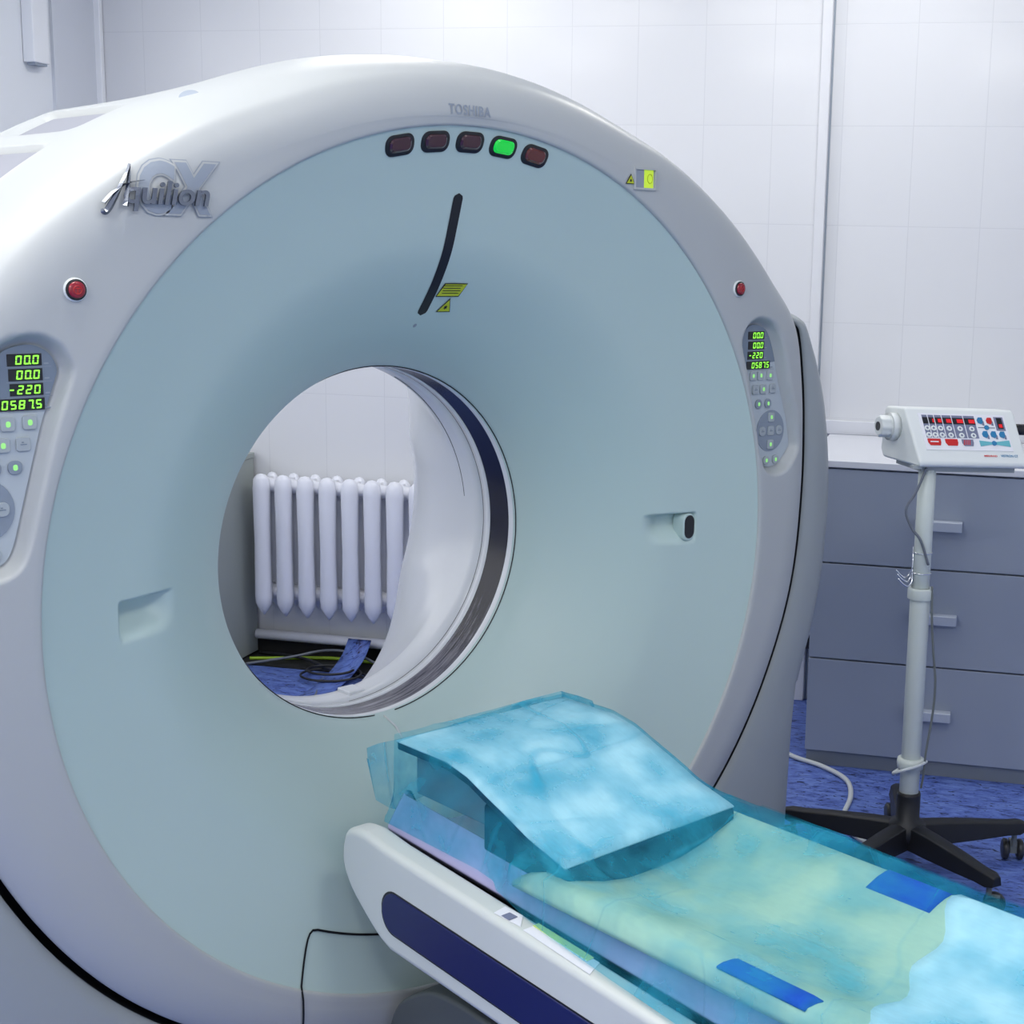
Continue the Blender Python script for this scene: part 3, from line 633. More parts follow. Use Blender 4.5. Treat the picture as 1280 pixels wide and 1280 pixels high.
def control_panel(side):
    poly = OUTR if side > 0 else OUTL
    cen = poly.mean(0); ins = []
    n = len(poly)
    for i in range(n):
        a_ = poly[i-1]; b_ = poly[(i+1) % n]; e = (b_-a_)/np.linalg.norm(b_-a_); nn = np.array([-e[1], e[0]])
        if (cen-poly[i])@nn < 0: nn = -nn
        ins.append(poly[i]+nn*.0185)
    ins = np.array(ins); yb = -.3025
    cp = MB().prism([tuple(p_) for p_ in ins], 0, .003, lambda a_, b_, t: (a_, yb+t, b_)).build('control_panel', M['panel'], CT, loc=(0, 0, ZC))
    # shaded display zone: upper part of the same outline
    S_ = [tuple(p_) for p_ in ins if p_[1] > .342]; k = int(np.argmax([ (a_ is None) for a_ in S_])) if False else 0
    S_ = sorted(S_, key=lambda p_: atan2(p_[1]-.38, (p_[0]-cen[0])))
    dz = MB().prism([(x*.995+.005*cen[0], z) for x, z in S_], 0, .0012, lambda a_, b_, t: (a_, yb-.0012+t, b_)).build('display_zone', M['bezel'], cp)
    mk = lambda a_, b_: (a_, yb-.0030, b_)
    if side > 0: rows = [(.769, .822), (.770, .823), (.769, .822), (.7665, .845)]; zz_ = [.4195, .3975, .3755, .3535]
    else: rows = [(-.831, -.7815), (-.830, -.7812), (-.829, -.781), (-.8465, -.780)]; zz_ = [.4215, .4, .3785, .357]
    for k, (x0, x1) in enumerate(rows):
        z = zz_[k]; s = ['00.0', '00.0', '-220', '0587.5'][k]
        d = MB().box(x0, x1, yb-.0022, yb-.0012, z-.0088, z+.0088).build('display', M['black'], cp)
        m_ = MB(); w_ = .0122; nd = len(s.replace('.', '')); seg7(m_, s, x1-.004-w_*nd+.002, z-.0065, w_, .013, mk); m_.build('digits', M['seg'], d)
        MB().box(x1+.003, x1+.010, yb-.0016, yb-.0012, z-.007, z-.005).box(rows[2][0]-.004 if side < 0 else x0, x1+.014, yb-.0015, yb-.0012, z-.0108, z-.0103).build('unit_mark', M['lgrey'] if k else M['lgrey'], d)
    def btn(x, z, s=.0205, m_='button', dot='segdot', shp=0, h=None):
        h = h or s
        o_ = MB().prism(rrect(s, h, s*(.18 if shp == 0 else .42)), 0, .004, lambda a_, b_, t: (x+a_, yb-t, z+b_)).build('button', M[m_], cp, bevel=.0008, bseg=1)
        if dot == 'segdot':
            MB().prism(rrect(s*.32, h*.42, s*.14), 0, .0006, lambda a_, b_, t: (x+a_, yb-.004-t, z+b_)).build('backlight', M['segdot'], o_)
        elif dot: MB().box(x-s*.22, x+s*.22, yb-.0046, yb-.004, z-.0012, z+.0004).box(x-s*.12, x+s*.02, yb-.0046, yb-.004, z+.002, z+.0035).build('symbol', M['bezel'], o_)
    sg_ = 1 if side > 0 else -1
    ox = 0 if side > 0 else 0
    def X(x): return x if side > 0 else -(x-.001)
    if side > 0:
        B = [(.789, .330), (.815, .330), (.8465, .329), (.799, .299), (.825, .299), (.8575, .299), (.811, .266), (.843, .266)]
    else:
        B = [(-.866, .3295), (-.835, .3295), (-.8035, .3305), (-.874, .299), (-.8435, .299), (-.8145, .2995), (-.858, .266), (-.828, .266)]
    for k, (x, z) in enumerate(B): btn(x, z, .0205, 'button' if k < 6 else 'buttond', 'bar' if (k == 5 or k == 3) else 'segdot', 0 if k < 6 else 1)
    cx, cz = (.856, .203) if side > 0 else (-.878, .206)
    MB().prism([(.047*cos(t), .047*sin(t)) for t in np.linspace(0, 2*pi, 40)[:-1]], 0, .0015, lambda a_, b_, t: (cx+a_, yb-.0015+t, cz+b_)).build('jog_disc', M['buttond'], cp)
    for dx, dz_ in ((0, .031), (-.0285, 0), (0, 0), (.0285, 0), (0, -.031)): btn(cx+dx, cz+dz_, .021, 'button', 'segdot' if dx == 0 and dz_ else 'bar', 0 if dx == 0 else 1)
    for dx in (-.012, .020) if side > 0 else (-.018, .014): btn(cx+dx, cz-.067, .020, 'button', 'segdot', 1)
    return cp
cpR = control_panel(1); cpL = control_panel(-1)
# cord pinched at the bottom of the bore
MB().tube([(.004, -.012, -.362), (.006, -.05, -.375), (.008, -.10, -.418), (.012, -.17, -.492)], .0022, 6).build('guide_cord', M['cablew'], CT, True, loc=(0, 0, ZC))
# small catch on the liner bottom
MB().box(.02, .06, .14, .19, -.362, -.352).build('liner_catch', M['liner'], CT, bevel=.003, loc=(0, 0, ZC))

# ------------------------------------------------------------------ the patient table
TB = thing('patient_table', 'long white scanner table with a dark blue side strip in front of the bore', 'patient table', (0, -1.3, 0))
OFF = (0, 1.3, ZC)
YE = -2.30; SL = .065
def slope(y): return SL*(y+.45)      # rails lose a little height away from the scanner
def rail_poly(top, bot, front):
    out = []
    return out
RT = lambda y: -.430+.065*(y+.4)
side_pr = spline([(-.375, -.424), (-.330, -.430), (-.308, -.450), (-.301, -.50), (-.330, -.548), (-.406, -.604), (-.45, -.622)], 5)
def mk_side(top_shift=0.):
    p_ = [(y, z) for y, z in side_pr]
    p_ += [(YE, -.628+.045*(YE+.45)), (YE, RT(YE)), (-.45, RT(-.45))]
    return p_
def ext(x0, x1, poly, name, m, parent, bevel=0, bseg=3): return MB().prism(poly, x0, x1, lambda a_, b_, t: (t, a_, b_)).build(name, m, parent, bevel=bevel, bseg=bseg, loc=OFF)
ext(-.288, -.236, mk_side(), 'side_rail', M['rail'], TB, .014, 4)
ext(.236, .288, mk_side(), 'side_rail', M['rail'], TB, .014, 4)
inner = [(y, min(z, -.475+.045*(y+.45))) for y, z in mk_side()]
inner = [(-.325, -.50), (-.335, -.55), (-.41, -.60), (-.45, -.618), (YE, -.62+.045*(YE+.45)), (YE, -.51+SL*(YE+.45)), (-.45, -.49), (-.34, -.485)]
ext(-.237, .237, inner, 'bed_frame', M['darkgap'], TB)
def stad(y0, ztop, zbot, y1, s_):
    c_ = (ztop+zbot)/2; r_ = (ztop-zbot)/2; p_ = []
    for a in np.linspace(90, 270, 14): 
        yy = y0-r_*1.0-r_*cos(radians(a))*-1 if False else y0-r_+r_*(-cos(radians(a)))
        p_.append((yy, c_+r_*sin(radians(a))))
    p_ += [(y1, zbot+s_*(y1-y0)), (y1, ztop+s_*(y1-y0))]
    return p_
for sx in (-1, 1):
    st_ = stad(-.433, -.507, -.583, YE+.1, .055)
    X0, X1 = (-.2905, -.284) if sx < 0 else (.284, .2905)
    bs = ext(X0, X1, st_, 'side_strip', M['navy'], TB, .002, 2)
    X0, X1 = (-.2888, -.284) if sx < 0 else (.284, .2888)
    big = [(y+(.003 if y > -.6 else 0), z+(.003 if z > -.545+.055*(y+.433) else -.003)) for y, z in st_]
    ext(X0, X1, big, 'strip_seam', M['black'], bs).location = (0, 0, 0)
# couch top: concave tray with outward flange
cs = [(-.226, -.434), (-.215, -.418), (-.200, -.396), (-.190, -.384), (-.182, -.387), (-.172, -.405), (-.14, -.445), (-.08, -.464), (0, -.470)]
cs = cs+[(-x, z) for x, z in cs[:-1][::-1]]
cs2 = cs+[(x*.985, z-.012) for x, z in cs[::-1]]
ys_ = [-.345, -.349, -.36, YE+.05]
mb = MB(); n = len(cs2)
for k, y in enumerate(ys_):
    kk = .9 if k == 0 else (.96 if k == 1 else 1)
    mb.v += [(x*kk, y, z+.05*(y+.36)) for x, z in cs2]
for k in range(len(ys_)-1): mb.f += [(k*n+i, k*n+(i+1) % n, (k+1)*n+(i+1) % n, (k+1)*n+i) for i in range(n)]
h = n//2
mb.f += [tuple(range(n))[::-1], tuple(range(3*n, 4*n))]
mb.build('couch_top', M['couch'], TB, 'auto', loc=OFF)
MB().box(-.16, .16, -2.2, -.5, -.52, -.478).build('slide', M['darkgap'], TB, loc=OFF)
# base
bp_ = spline([(-.34, -.94), (-.335, -.86), (-.37, -.78), (-.46, -.72), (-.55, -.705)], 5)+[(YE+.15, -.75), (YE+.15, -.94)]
ext(-.215, .215, bp_, 'pedestal', M['tabledark'], TB, .008)
ext(-.19, .19, [(-.56, -.71), (-.56, -.60), (YE+.3, -.66), (YE+.3, -.75)], 'lift_bellows', M['darkgap'], TB)
MB().prism([(-.725, -.250), (-.73, -.278), (-.79, -.272), (-.765, -.246)], 0, .0006, lambda a_, b_, t: (b_, a_, RT(a_)+.0006+t)).build('rating_label', M['paper'], TB, loc=OFF)
q = MB().box(-.2745, -.2575, -.765, -.745, RT(-.75)+.001, RT(-.75)+.002).build('label_print', M['slate'], TB.children[-1]); 
# labels on the rail
MB().prism([(-.80, -.245), (-.80, -.275), (-.96, -.279), (-.945, -.245)], 0, .0006, lambda a_, b_, t: (b_, a_, RT(a_)+.0004+t)).build('rail_label', M['paper'], TB, loc=OFF)
q = MB().prism([(-.80, -.243), (-.80, -.255), (-.93, -.257), (-.93, -.243)], 0, .0012, lambda a_, b_, t: (b_, a_, RT(a_)+.0008+t)).build('yellow_mark', mat('yellow_green_label', (.75, .85, .25), .6), TB.children[-1])

# mattress with straps, pad, cushion
MT = thing('mattress', 'thin cream mattress under the blue sheet on the scanner table', 'mattress', (0, -1.2, .5))
OM = (0, 1.2, ZC-.5)
def pad_mesh(x0, x1, y0, y1, zf, th, nx=24, ny=40, edge=.02, yw=None):
    vs = []; fs = []
    for j in range(ny+1):
        for i in range(nx+1):
            s = i/nx; t = j/ny; x = x0+(x1-x0)*s; y = y0+(y1-y0)*t
            if yw: y = y+yw(x)*(1-t)
            e = min(s*(x1-x0), (1-s)*(x1-x0), t*abs(y1-y0), (1-t)*abs(y1-y0)); k = math.sqrt(max(0, 1-(1-min(1, e/edge))**2))
            vs.append((x, y, zf(x, y)-th*(1-k)*.6))
    n_ = len(vs)
    for j in range(ny):
        for i in range(nx): a = j*(nx+1)+i; fs.append((a, a+1, a+nx+2, a+nx+1))
    vs += [(x, y, zf(x, y)-th) for x, y, z in vs]
    fs += [tuple(n_+q for q in f[::-1]) for f in fs]
    bd = [i for i in range(nx)]+[nx+j*(nx+1) for j in range(ny)]+[ny*(nx+1)+nx-i for i in range(nx)]+[(ny-j)*(nx+1) for j in range(ny)]
    for k in range(len(bd)): a, b_ = bd[k], bd[(k+1) % len(bd)]; fs.append((b_, a, a+n_, b_+n_))
    return vs, fs
MZX = [0, .06, .12, .17, .19, .215, .243]; MZZ = [-.430, -.427, -.415, -.399, -.393, -.390, -.395]
mz = lambda x, y: float(np.interp(abs(x), MZX, MZZ))
vs, fs = pad_mesh(-.240, .240, -.73, -2.25, mz, .022)
obj('pad', vs, fs, M['mattress'], MT, True, OM)
for sx, x0, x1, y0, y1 in ((1, .160, .222, -1.135, -1.257), (-1, -.226, -.186, -1.165, -1.325)):
    vs, fs = pad_mesh(x0, x1, y0, y1, lambda x, y: mz(x, y)+.006, .008, 6, 14, .008)
    obj('strap', vs, fs, M['strap'], MT, True, OM)
AP = MB(); vs, fs = pad_mesh(-.235, .235, -1.335, -2.2, lambda x, y: mz(x, y)+.007, .009, 24, 30, .01, yw=lambda x: .06*(x/.2)+.012*sin(x*40))
ap = obj('absorbent_pad', vs, fs, M['towel'], None, True, (0, 0, ZC)); tag(ap, 'white absorbent pad lying at the near end of the cream mattress', 'absorbent pad')
CU = thing('head_cushion', 'wedge head cushion with a white top and dark blue sides under the sheet', 'cushion', (0, -.58, ZC-.45))
OC = (0, .58, .45)
prof = [(-.352, -.277), (-.50, -.275), (-.56, -.286), (-.605, -.303), (-.66, -.322), (-.721, -.345), (-.80, -.364), (-.81, -.368)]
prz = lambda y: float(np.interp(-y, [-a for a, _ in prof], [z for _, z in prof]))
def wedge(x0, x1, top, botf, name, m, bevel=.006):
    P_ = top+[(y, botf(y)) for y, _ in top[::-1]]
    return MB().prism(P_, x0, x1, lambda a_, b_, t: (t, a_, b_)).build(name, m, CU, bevel=bevel, bseg=2, loc=OC)
wedge(-.199, .199, [(y, z-.004) for y, z in prof], lambda y: prz(y)-.020, 'top_board', M['foam'], .003)
vs, fs = pad_mesh(-.2, .2, -.350, -.812, lambda x, y: prz(y)+.0005, .006, 10, 40, .004)
obj('white_top', vs, fs, M['towel'], CU, True, OC)
wedge(-.17, .17, [(-.37, -.30), (-.5, -.30), (-.62, -.33)], lambda y: -.382, 'support_block', M['block'], .003)
wedge(-.198, .198, [(-.60, -.325), (-.66, -.340), (-.721, -.362), (-.817, -.374)], lambda y: -.43, 'foam_wedge', M['foam'], .006)

# the translucent sheet, relaxed over everything beneath it
nx, ny = 86, 200
ysh = np.linspace(-.345, -2.32, ny); s_ = np.linspace(0, 1, nx)
s_ = np.sort(np.concatenate([np.linspace(0, .16, 30), np.linspace(.17, .83, 36), np.linspace(.84, 1, 20)]))
xL = np.interp(-ysh, [.34, .62, .70, .76, .85, 1.0, 1.2, 1.6, 2.4], [-.224, -.226, -.238, -.252, -.263, -.272, -.280, -.289, -.295])
xR = np.interp(-ysh, [.34, .7, 2.4], [.31, .322, .315])
X = xL[:, None]+(xR-xL)[:, None]*s_[None, :]; Y = np.repeat(ysh[:, None], nx, 1)
yy = Y; ax = np.abs(X)
cz_ = np.interp(-yy, [-a for a, _ in prof], [z for _, z in prof])
H0 = np.full(X.shape, -.60)
rail = RT(yy)+.001; H0 = np.where((ax > .236) & (ax < .288), rail+.004, H0)
H0 = np.where(ax < .226, np.maximum(H0, np.interp(ax, [0, .172, .19, .2, .226], [-.44, -.40, -.383, -.395, -.434])+.05*(yy+.36)+.003), H0)
mtz = np.interp(ax, MZX, MZZ)+.0125
H0 = np.where((ax < .243) & (yy < -.72), np.maximum(H0, mtz), H0)
H0 = np.where((ax < .2015) & (yy > -.815), np.maximum(H0, cz_+.0045), H0)
H = H0.copy(); H[:, -1] = -.505; H[:, -3:] = np.maximum(H0[:, -3:], -.50)
fixL = np.where(ysh > -.68, -.430, RT(ysh)+.006)
dx = np.gradient(X, axis=1); dyy = abs(ysh[1]-ysh[0])
for it in range(420):
    Hn = H.copy()
    wl = 1/(X[1:-1, 1:-1]-X[1:-1, :-2]); wr = 1/(X[1:-1, 2:]-X[1:-1, 1:-1]); wy = .012/dyy*.5/dyy*.012*60
    wy = .6*(wl+wr)*.5
    av = (wl*H[1:-1, :-2]+wr*H[1:-1, 2:]+wy*(H[:-2, 1:-1]+H[2:, 1:-1]))/(wl+wr+2*wy)
    Hn[1:-1, 1:-1] = av-.00035
    H = np.maximum(Hn, H0); H[:, 0] = fixL; H[:, -1] = -.505; H[0, 1:-1] = np.maximum(H0[0, 1:-1], -.42); H[-1] = H[-2]
# wrinkles where it lies loose
def vnoise(sx, sy, seed):
    r_ = np.random.RandomState(seed); g = r_.rand(40, 40)
    u_ = (X+1)*sx % 39; v_ = (-Y)*sy % 39; i = u_.astype(int); j = v_.astype(int); fu = u_-i; fv = v_-j; fu = fu*fu*(3-2*fu); fv = fv*fv*(3-2*fv)
    i1 = (i+1) % 40; j1 = (j+1) % 40
    return (g[i, j]*(1-fu)+g[i1, j]*fu)*(1-fv)+(g[i, j1]*(1-fu)+g[i1, j1]*fu)*fv
wr_ = .007*(1-2*np.abs(vnoise(13, 4, 1)-.5))**3+.0025*vnoise(26, 9, 2)+.003*(1-2*np.abs(vnoise(8, 11, 3)-.5))**4
onc = ((ax < .21) & (yy > -.80)); wr_ = np.where(onc, wr_*.35, wr_)
edge_l = np.clip(s_/.05, 0, 1)[None, :]
H = H+wr_*edge_l+.0008
# raised crease running from the cushion's near edge along the table
for cxx, amp, wd in ((.03, .005, .006), (-.10, .004, .006), (.13, .003, .006), (-.19, .004, .008)):
    H += amp*np.exp(-((X-cxx-.05*np.sin(Y*2.1+cxx*20))/wd)**2)*np.where(onc, .25, 1)*sstep(.35, .5, -Y)
V = np.stack([X, Y, H], -1).reshape(-1, 3).tolist()
Fq = [(j*nx+i, j*nx+i+1, (j+1)*nx+i+1, (j+1)*nx+i) for j in range(ny-1) for i in range(nx-1)]
# folded second layer along the free edge
for j in range(ny-1):
    for i in range(nx-17, nx-1):
        a = len(V)
        for (q, r_) in ((j, i), (j, i+1), (j+1, i+1), (j+1, i)): V.append((float(X[q, r_])+.001, float(Y[q, r_]), float(H[q, r_])+.003))
        Fq.append((a, a+1, a+2, a+3))
# flap hanging over the far end
fl_top = [(-.262, -.300), (-.256, -.284), (-.235, -.279), (-.2, -.2745), (-.1, -.2735), (.0, -.2735), (.1, -.2735), (.2, -.2745), (.25, -.30)]
k0 = len(V); fn = 6
for i, (x, z) in enumerate(fl_top):
    zb = [-.31, -.385, -.402, -.412, -.40, -.405, -.41, -.40, -.40][i]
    for k in range(fn):
        t = k/(fn-1); V.append((x+(.016*t if x < -.22 else 0), -.352+.012*sin(i*1.3+t*2)+.01*(0 if i > 3 else 1)*t, z+(zb-z)*t))
for i in range(len(fl_top)-1):
    for k in range(fn-1): a = k0+i*fn+k; Fq.append((a, a+1, a+fn+1, a+fn))
sh = obj('disposable_sheet', V, Fq, M['sheet'], None, True, (0, 0, ZC))
tag(sh, 'thin translucent light blue disposable sheet draped over cushion and table', 'sheet')

# ------------------------------------------------------------------ chest of drawers
PN = 1.552
CH = thing('chest_of_drawers', 'grey three-drawer chest with white worktop against the tiled wall', 'chest of drawers', RW(1.077, 1.86), AR)
cx0, cx1 = .720-1.077, 1.434-1.077; y0_ = PN-1.86
MB().box(cx0, cx1, y0_+.02, .30, .045, .921).build('body', M['steel'], CH)
MB().box(cx0+.004, cx1, y0_+.012, .28, 0, .045).build('plinth', M['kick'], CH)
MB().box(cx0-.03, cx1+.03, y0_-.012, .325, .925, .945).build('worktop', M['worktop'], CH, bevel=.002)
for z0, z1, hz in ((.638, .919, .768), (.342, .633, .488), (.048, .337, .193)):
    d = MB().box(cx0, cx1, y0_, y0_+.018, z0, z1).build('drawer', M['steel'], CH, bevel=.0015)
    hn = MB(); hn.box(-.062, .073, y0_-.034, y0_-.026, hz-.012, hz+.016).box(-.062, .073, y0_-.034, y0_, hz+.012, hz+.017).build('handle', M['handle'], d, bevel=.003)

# ------------------------------------------------------------------ behind the scanner
NR = 2.12
RD = thing('radiator', 'white cast iron column radiator against the tiled wall behind the bore', 'radiator', RW(-1.05, NR), AR)
def rsec(name='section'):
    b = MB()
    def col(y, w_, dpt, z0, z1, pt):
        # flattened column with pointed foot
        prof = [(0.08, z0), (.55, z0+pt*.45), (.95, z0+pt), (1, z0+pt*1.6), (.92, (z0+z1)/2), (1, z1-.05), (.9, z1-.015), (.5, z1), (.05, z1+.004)]
        seg = 14; vs = []
        for r_, z in prof: vs += [(r_*w_/2*cos(2*pi*k/seg), y+r_*dpt/2*sin(2*pi*k/seg), z) for k in range(seg)]
        n_ = len(prof); fs = [(i*seg+k, i*seg+(k+1) % seg, (i+1)*seg+(k+1) % seg, (i+1)*seg+k) for i in range(n_-1) for k in range(seg)]
        fs += [tuple(range(seg))[::-1], tuple(range((n_-1)*seg, n_*seg))]
        b.add(vs, fs)
    col(-.045, .067, .05, .18, .705, .045); col(.04, .052, .04, .20, .70, .04)
    for z in (.66, .262):
        b.add(*[l for l in [None]] if False else ([], []))
        mx = Matrix.Translation((0, 0, z)) @ Matrix.Rotation(radians(90), 4, 'Y')
        b.lathe([(.022, -.0435), (.024, -.036), (.027, -.02), (.03, 0), (.027, .02), (.024, .036), (.022, .0435)], 14, mx)
        b.box(-.012, .012, -.045, .04, z-.02, z+.03)
    return b
first = None
for k in range(0, 8):
    u_ = -1.358+.0868*k+1.05
    if first is None: first = rsec().build('section', M['enamel'], RD, True); first.location = (u_, 0, 0)
    else:
        o_ = first.copy(); COL.objects.link(o_); o_.parent = RD; o_.location = (u_, 0, 0)
mx = Matrix.Translation((-1.358+.0868*7+1.05+.05, 0, .66)) @ Matrix.Rotation(radians(90), 4, 'Y')
MB().lathe([(.02, -.02), (.02, .02), (.013, .022), (.013, .04)], 12, mx).build('valve_plug', M['enamel'], RD, True)
MB().box(-.50, .56, .06, .068, .60, .63).build('bracket', M['enamel'], RD)
hp = MB().tube([tuple(RW(-1.43, 2.15, .083)), tuple(RW(-.2, 2.15, .083))], .019, 14).build('heating_pipe', M['enamel'], None, True)
tag(hp, 'white painted heating pipe running low along the wall under the radiator', 'pipe')
cb = thing('cabinet', 'tall grey-green cabinet side seen through the left of the bore', 'cabinet', RW(-1.755, 1.86), AR)
MB().box(-.24, .315, -.30, .315, .01, .75).build('body', M['cabside'], cb, bevel=.003)
MB().box(-.245, .318, -.304, .318, .75, .77).build('top', M['cabside'], cb, bevel=.002)
MB().box(-.23, .30, -.29, .30, 0, .012).build('foot_frame', M['black'], cb)
# curled strip of floor covering
vs = []; fs = []; cl = spline([(-1.00, 1.66, .003), (-.99, 1.78, .006), (-.985, 1.92, .025), (-.985, 2.03, .06), (-.99, 2.10, .105)], 5)
for k, (u_, n_, z_) in enumerate(cl):
    for s in (-.045, .045):
        for t in (0, .004): p_ = RW(u_+s, n_, z_+t); vs.append(tuple(p_))
for k in range(len(cl)-1):
    a = 4*k; fs += [(a, a+2, a+6, a+4), (a+1, a+5, a+7, a+3), (a, a+4, a+5, a+1), (a+2, a+3, a+7, a+6)]
fs += [(0, 1, 3, 2), (4*len(cl)-4, 4*len(cl)-2, 4*len(cl)-1, 4*len(cl)-3)]
ls = obj('linoleum_strip', vs, fs, M['floor'], None, True); tag(ls, 'blue linoleum strip curling up from the floor below the radiator', 'floor covering strip')
def cable(name, pts, r, m, label, cat='cable', group=None, n=8):
    p_ = spline(pts, n); o_ = MB().tube([tuple(RW(*q)) for q in p_], r, 8).build(name, M[m], None, True)
    return tag(o_, label, cat, group)
cable('earth_cable', [(-1.42, 2.07, .008), (-1.36, 2.09, .008), (-1.2, 2.13, .012), (-1.08, 2.15, .012), (-.8, 2.13, .010)], .0065, 'cabley', 'yellow-green striped earth cable lying along the wall under the radiator')
cable('power_cable', [(-1.42, 2.15, .01), (-1.3, 2.11, .02), (-1.18, 2.05, .03), (-1.02, 1.97, .02), (-.85, 1.95, .01), (-.7, 1.98, .008)], .006, 'cableb', 'black cable crossing the yellow-green earth cable', group='loose cables under the radiator')
cable('power_cable', [(-1.4, 2.0, .008), (-1.25, 2.06, .03), (-1.13, 2.12, .05), (-1.0, 2.10, .05), (-.85, 2.05, .01)], .005, 'cableg', 'grey cable arching over the earth cable', group='loose cables under the radiator')
lp = [(-1.02+.13*cos(t)*(1-.03*t), 1.93+.10*sin(t)*(1-.03*t), .007+.003*t) for t in np.linspace(0, 4*pi, 26)]
cable('coiled_cable', lp, .0045, 'cableb', 'thin black cable lying in a loose coil on the blue floor', n=3)
cable('signal_cable', [(-1.05, 1.93, .007), (-1.04, 1.85, .006), (-1.0, 1.76, .006), (-.97, 1.66, .006), (-.93, 1.55, .006)], .0045, 'cableg', 'grey cable running from the coil towards the scanner foot')
cable('mains_lead', [(.60, 2.0, .01), (.60, 1.72, .008), (.67, 1.60, .008), (.78, 1.525, .008), (.86, 1.43, .008), (.885, 1.30, .008), (.88, 1.12, .008), (.93, 1.0, .01), (.98, .93, .02)], .0075, 'cablew', 'white mains lead curving over the blue floor beside the drawers')
cable('wall_lead', [(.66, 2.16, .50), (.67, 2.13, .42), (.64, 2.10, .36), (.68, 2.11, .33), (.65, 2.10, .25), (.62, 2.10, .1)], .007, 'cablew', 'white lead hanging behind the left edge of the drawers')
so = MB().box(.60, .70, 2.10, 2.16, .33, .41).build('power_socket', M['white'], bevel=.004); so.rotation_euler = (0, 0, AR); tag(so, 'small white power socket in the gap beside the drawers', 'power socket')
MB().box(.60, .70, 2.15, 2.182, .20, .33).build('back_box', M['black'], so)

# ------------------------------------------------------------------ injector stand
SX, SY = 1.293, -.436
ST = thing('injector_stand', 'ivory injector console stand with black five-star caster base', 'equipment stand', (SX, SY, 0))
base_ = MB()
MB().lathe([(.020, .07), (.045, .075), (.052, .10), (.046, .128), (.03, .135), (.030, .20), (.0285, .208)], 28).build('hub', M['castblack'], ST, True)
for k, a in enumerate((110, 38, -34, -106, 182)):
    a = radians(a+2); L_ = .325; mx = Matrix.Rotation(a, 4, 'Z')
    b = MB(); secs = [(0.02, .030, .068, .130), (.10, .029, .070, .127), (.20, .026, .074, .120), (.27, .023, .078, .113), (.305, .024, .078, .112), (.325, .015, .082, .107)]
    vs = []; 
    for r_, hw, z0, z1 in secs: vs += [(r_, -hw, z0), (r_, -hw*.75, z1-.004), (r_, -hw*.3, z1), (r_, hw*.3, z1), (r_, hw*.75, z1-.004), (r_, hw, z0)]
    fs = [(i*6+j, i*6+(j+1) % 6, (i+1)*6+(j+1) % 6, (i+1)*6+j) for i in range(len(secs)-1) for j in range(6)]+[tuple(range(6)), tuple(range(30, 36))[::-1]]
    b.add(vs, fs, mx); lg = b.build('leg', M['castblack'], ST, bevel=.003, bseg=2)
    cs_ = a+radians([20, 10, 75, 40, -30][k]); cpnt = mx @ Vector((.300, 0, 0))
    cm = Matrix.Translation(cpnt) @ Matrix.Rotation(cs_, 4, 'Z')
    ca = MB(); 
    for s in (-1, 1):
        ca.lathe([(.012, -.009), (.022, -.008), (.027, -.004), (.027, .004), (.022, .008), (.012, .009)], 20, cm @ Matrix.Translation((.012, s*.019, .027)) @ Matrix.Rotation(radians(90), 4, 'X'))
    co = ca.build('caster', M['caster'], lg, 'auto')
    MB().box(-.002, .026, -.009, .009, .02, .052, cm).lathe([(.007, .04), (.007, .088)], 10, cm).build('fork', M['hub'], co)
MB().lathe([(.0245, .205), (.0245, .735), (.0225, .737)], 28).build('pole', M['cream'], ST, 'auto')
MB().lathe([(.0215, .735), (.0215, 1.032)], 28).build('pole', M['cream'], ST, 'auto')
MB().lathe([(.0245, .708), (.0315, .710), (.0315, .733), (.028, .737), (.0225, .737)], 28).build('pole_clamp', M['cream'], ST, 'auto')
MB().lathe([(.0245, .270), (.033, .272), (.035, .285), (.033, .296), (.0245, .298)], 28).build('cable_clip', M['cream'], ST, 'auto')
cr_ = Vector((cos(yaw), -sin(yaw), 0)); cf_ = Vector((sin(yaw), cos(yaw), 0))
def SP(a, d, z): q = cr_*a+cf_*d; return (q.x, q.y, z)
hk = MB()
for z in (.826, .775): hk.tube([SP(.0235*cos(t), .0235*sin(t), z) for t in np.linspace(0, 2*pi, 24)], .0016, 6)
hk.tube([SP(-.0235, -.002, .84), SP(-.0235, -.006, .74)], .0018, 6)
for d_, e_ in ((-.012, 0), (.004, .008), (.02, .014)):
    hk.tube([SP(*q) for q in spline([(-.0235, -.006, .775+e_), (-.026, d_-.004, .755+e_), (-.036, d_-.012, .745+e_), (-.05, d_-.016, .752+e_), (-.062, d_-.016, .765+e_)], 4)], .0022, 6)
hk.build('wire_hook', M['chrome'], ST, True)
MB().tube([SP(*q) for q in spline([(-.008, -.03, 1.04), (-.03, -.03, .98), (-.052, -.028, .935), (-.035, -.026, .89), (-.012, -.028, .86), (.010, -.028, .80)], 6)], .0032, 8).build('grey_lead', M['cableg'], ST, True)
MB().tube([SP(*q) for q in spline([(.024, -.02, .745), (.028, -.022, .66), (.036, -.022, .58), (.046, -.02, .50), (.044, -.02, .42), (.032, -.025, .32), (.030, -.025, .27), (.026, -.02, .225)], 6)], .003, 8).build('grey_lead', M['hub'], ST, True)
MB().tube([SP(*q) for q in spline([(.036, -.02, .295), (.01, -.042, .29), (-.03, -.045, .278), (-.046, -.02, .262), (-.03, .0, .265)], 6)], .004, 8).build('white_lead', M['cablew'], ST, True)

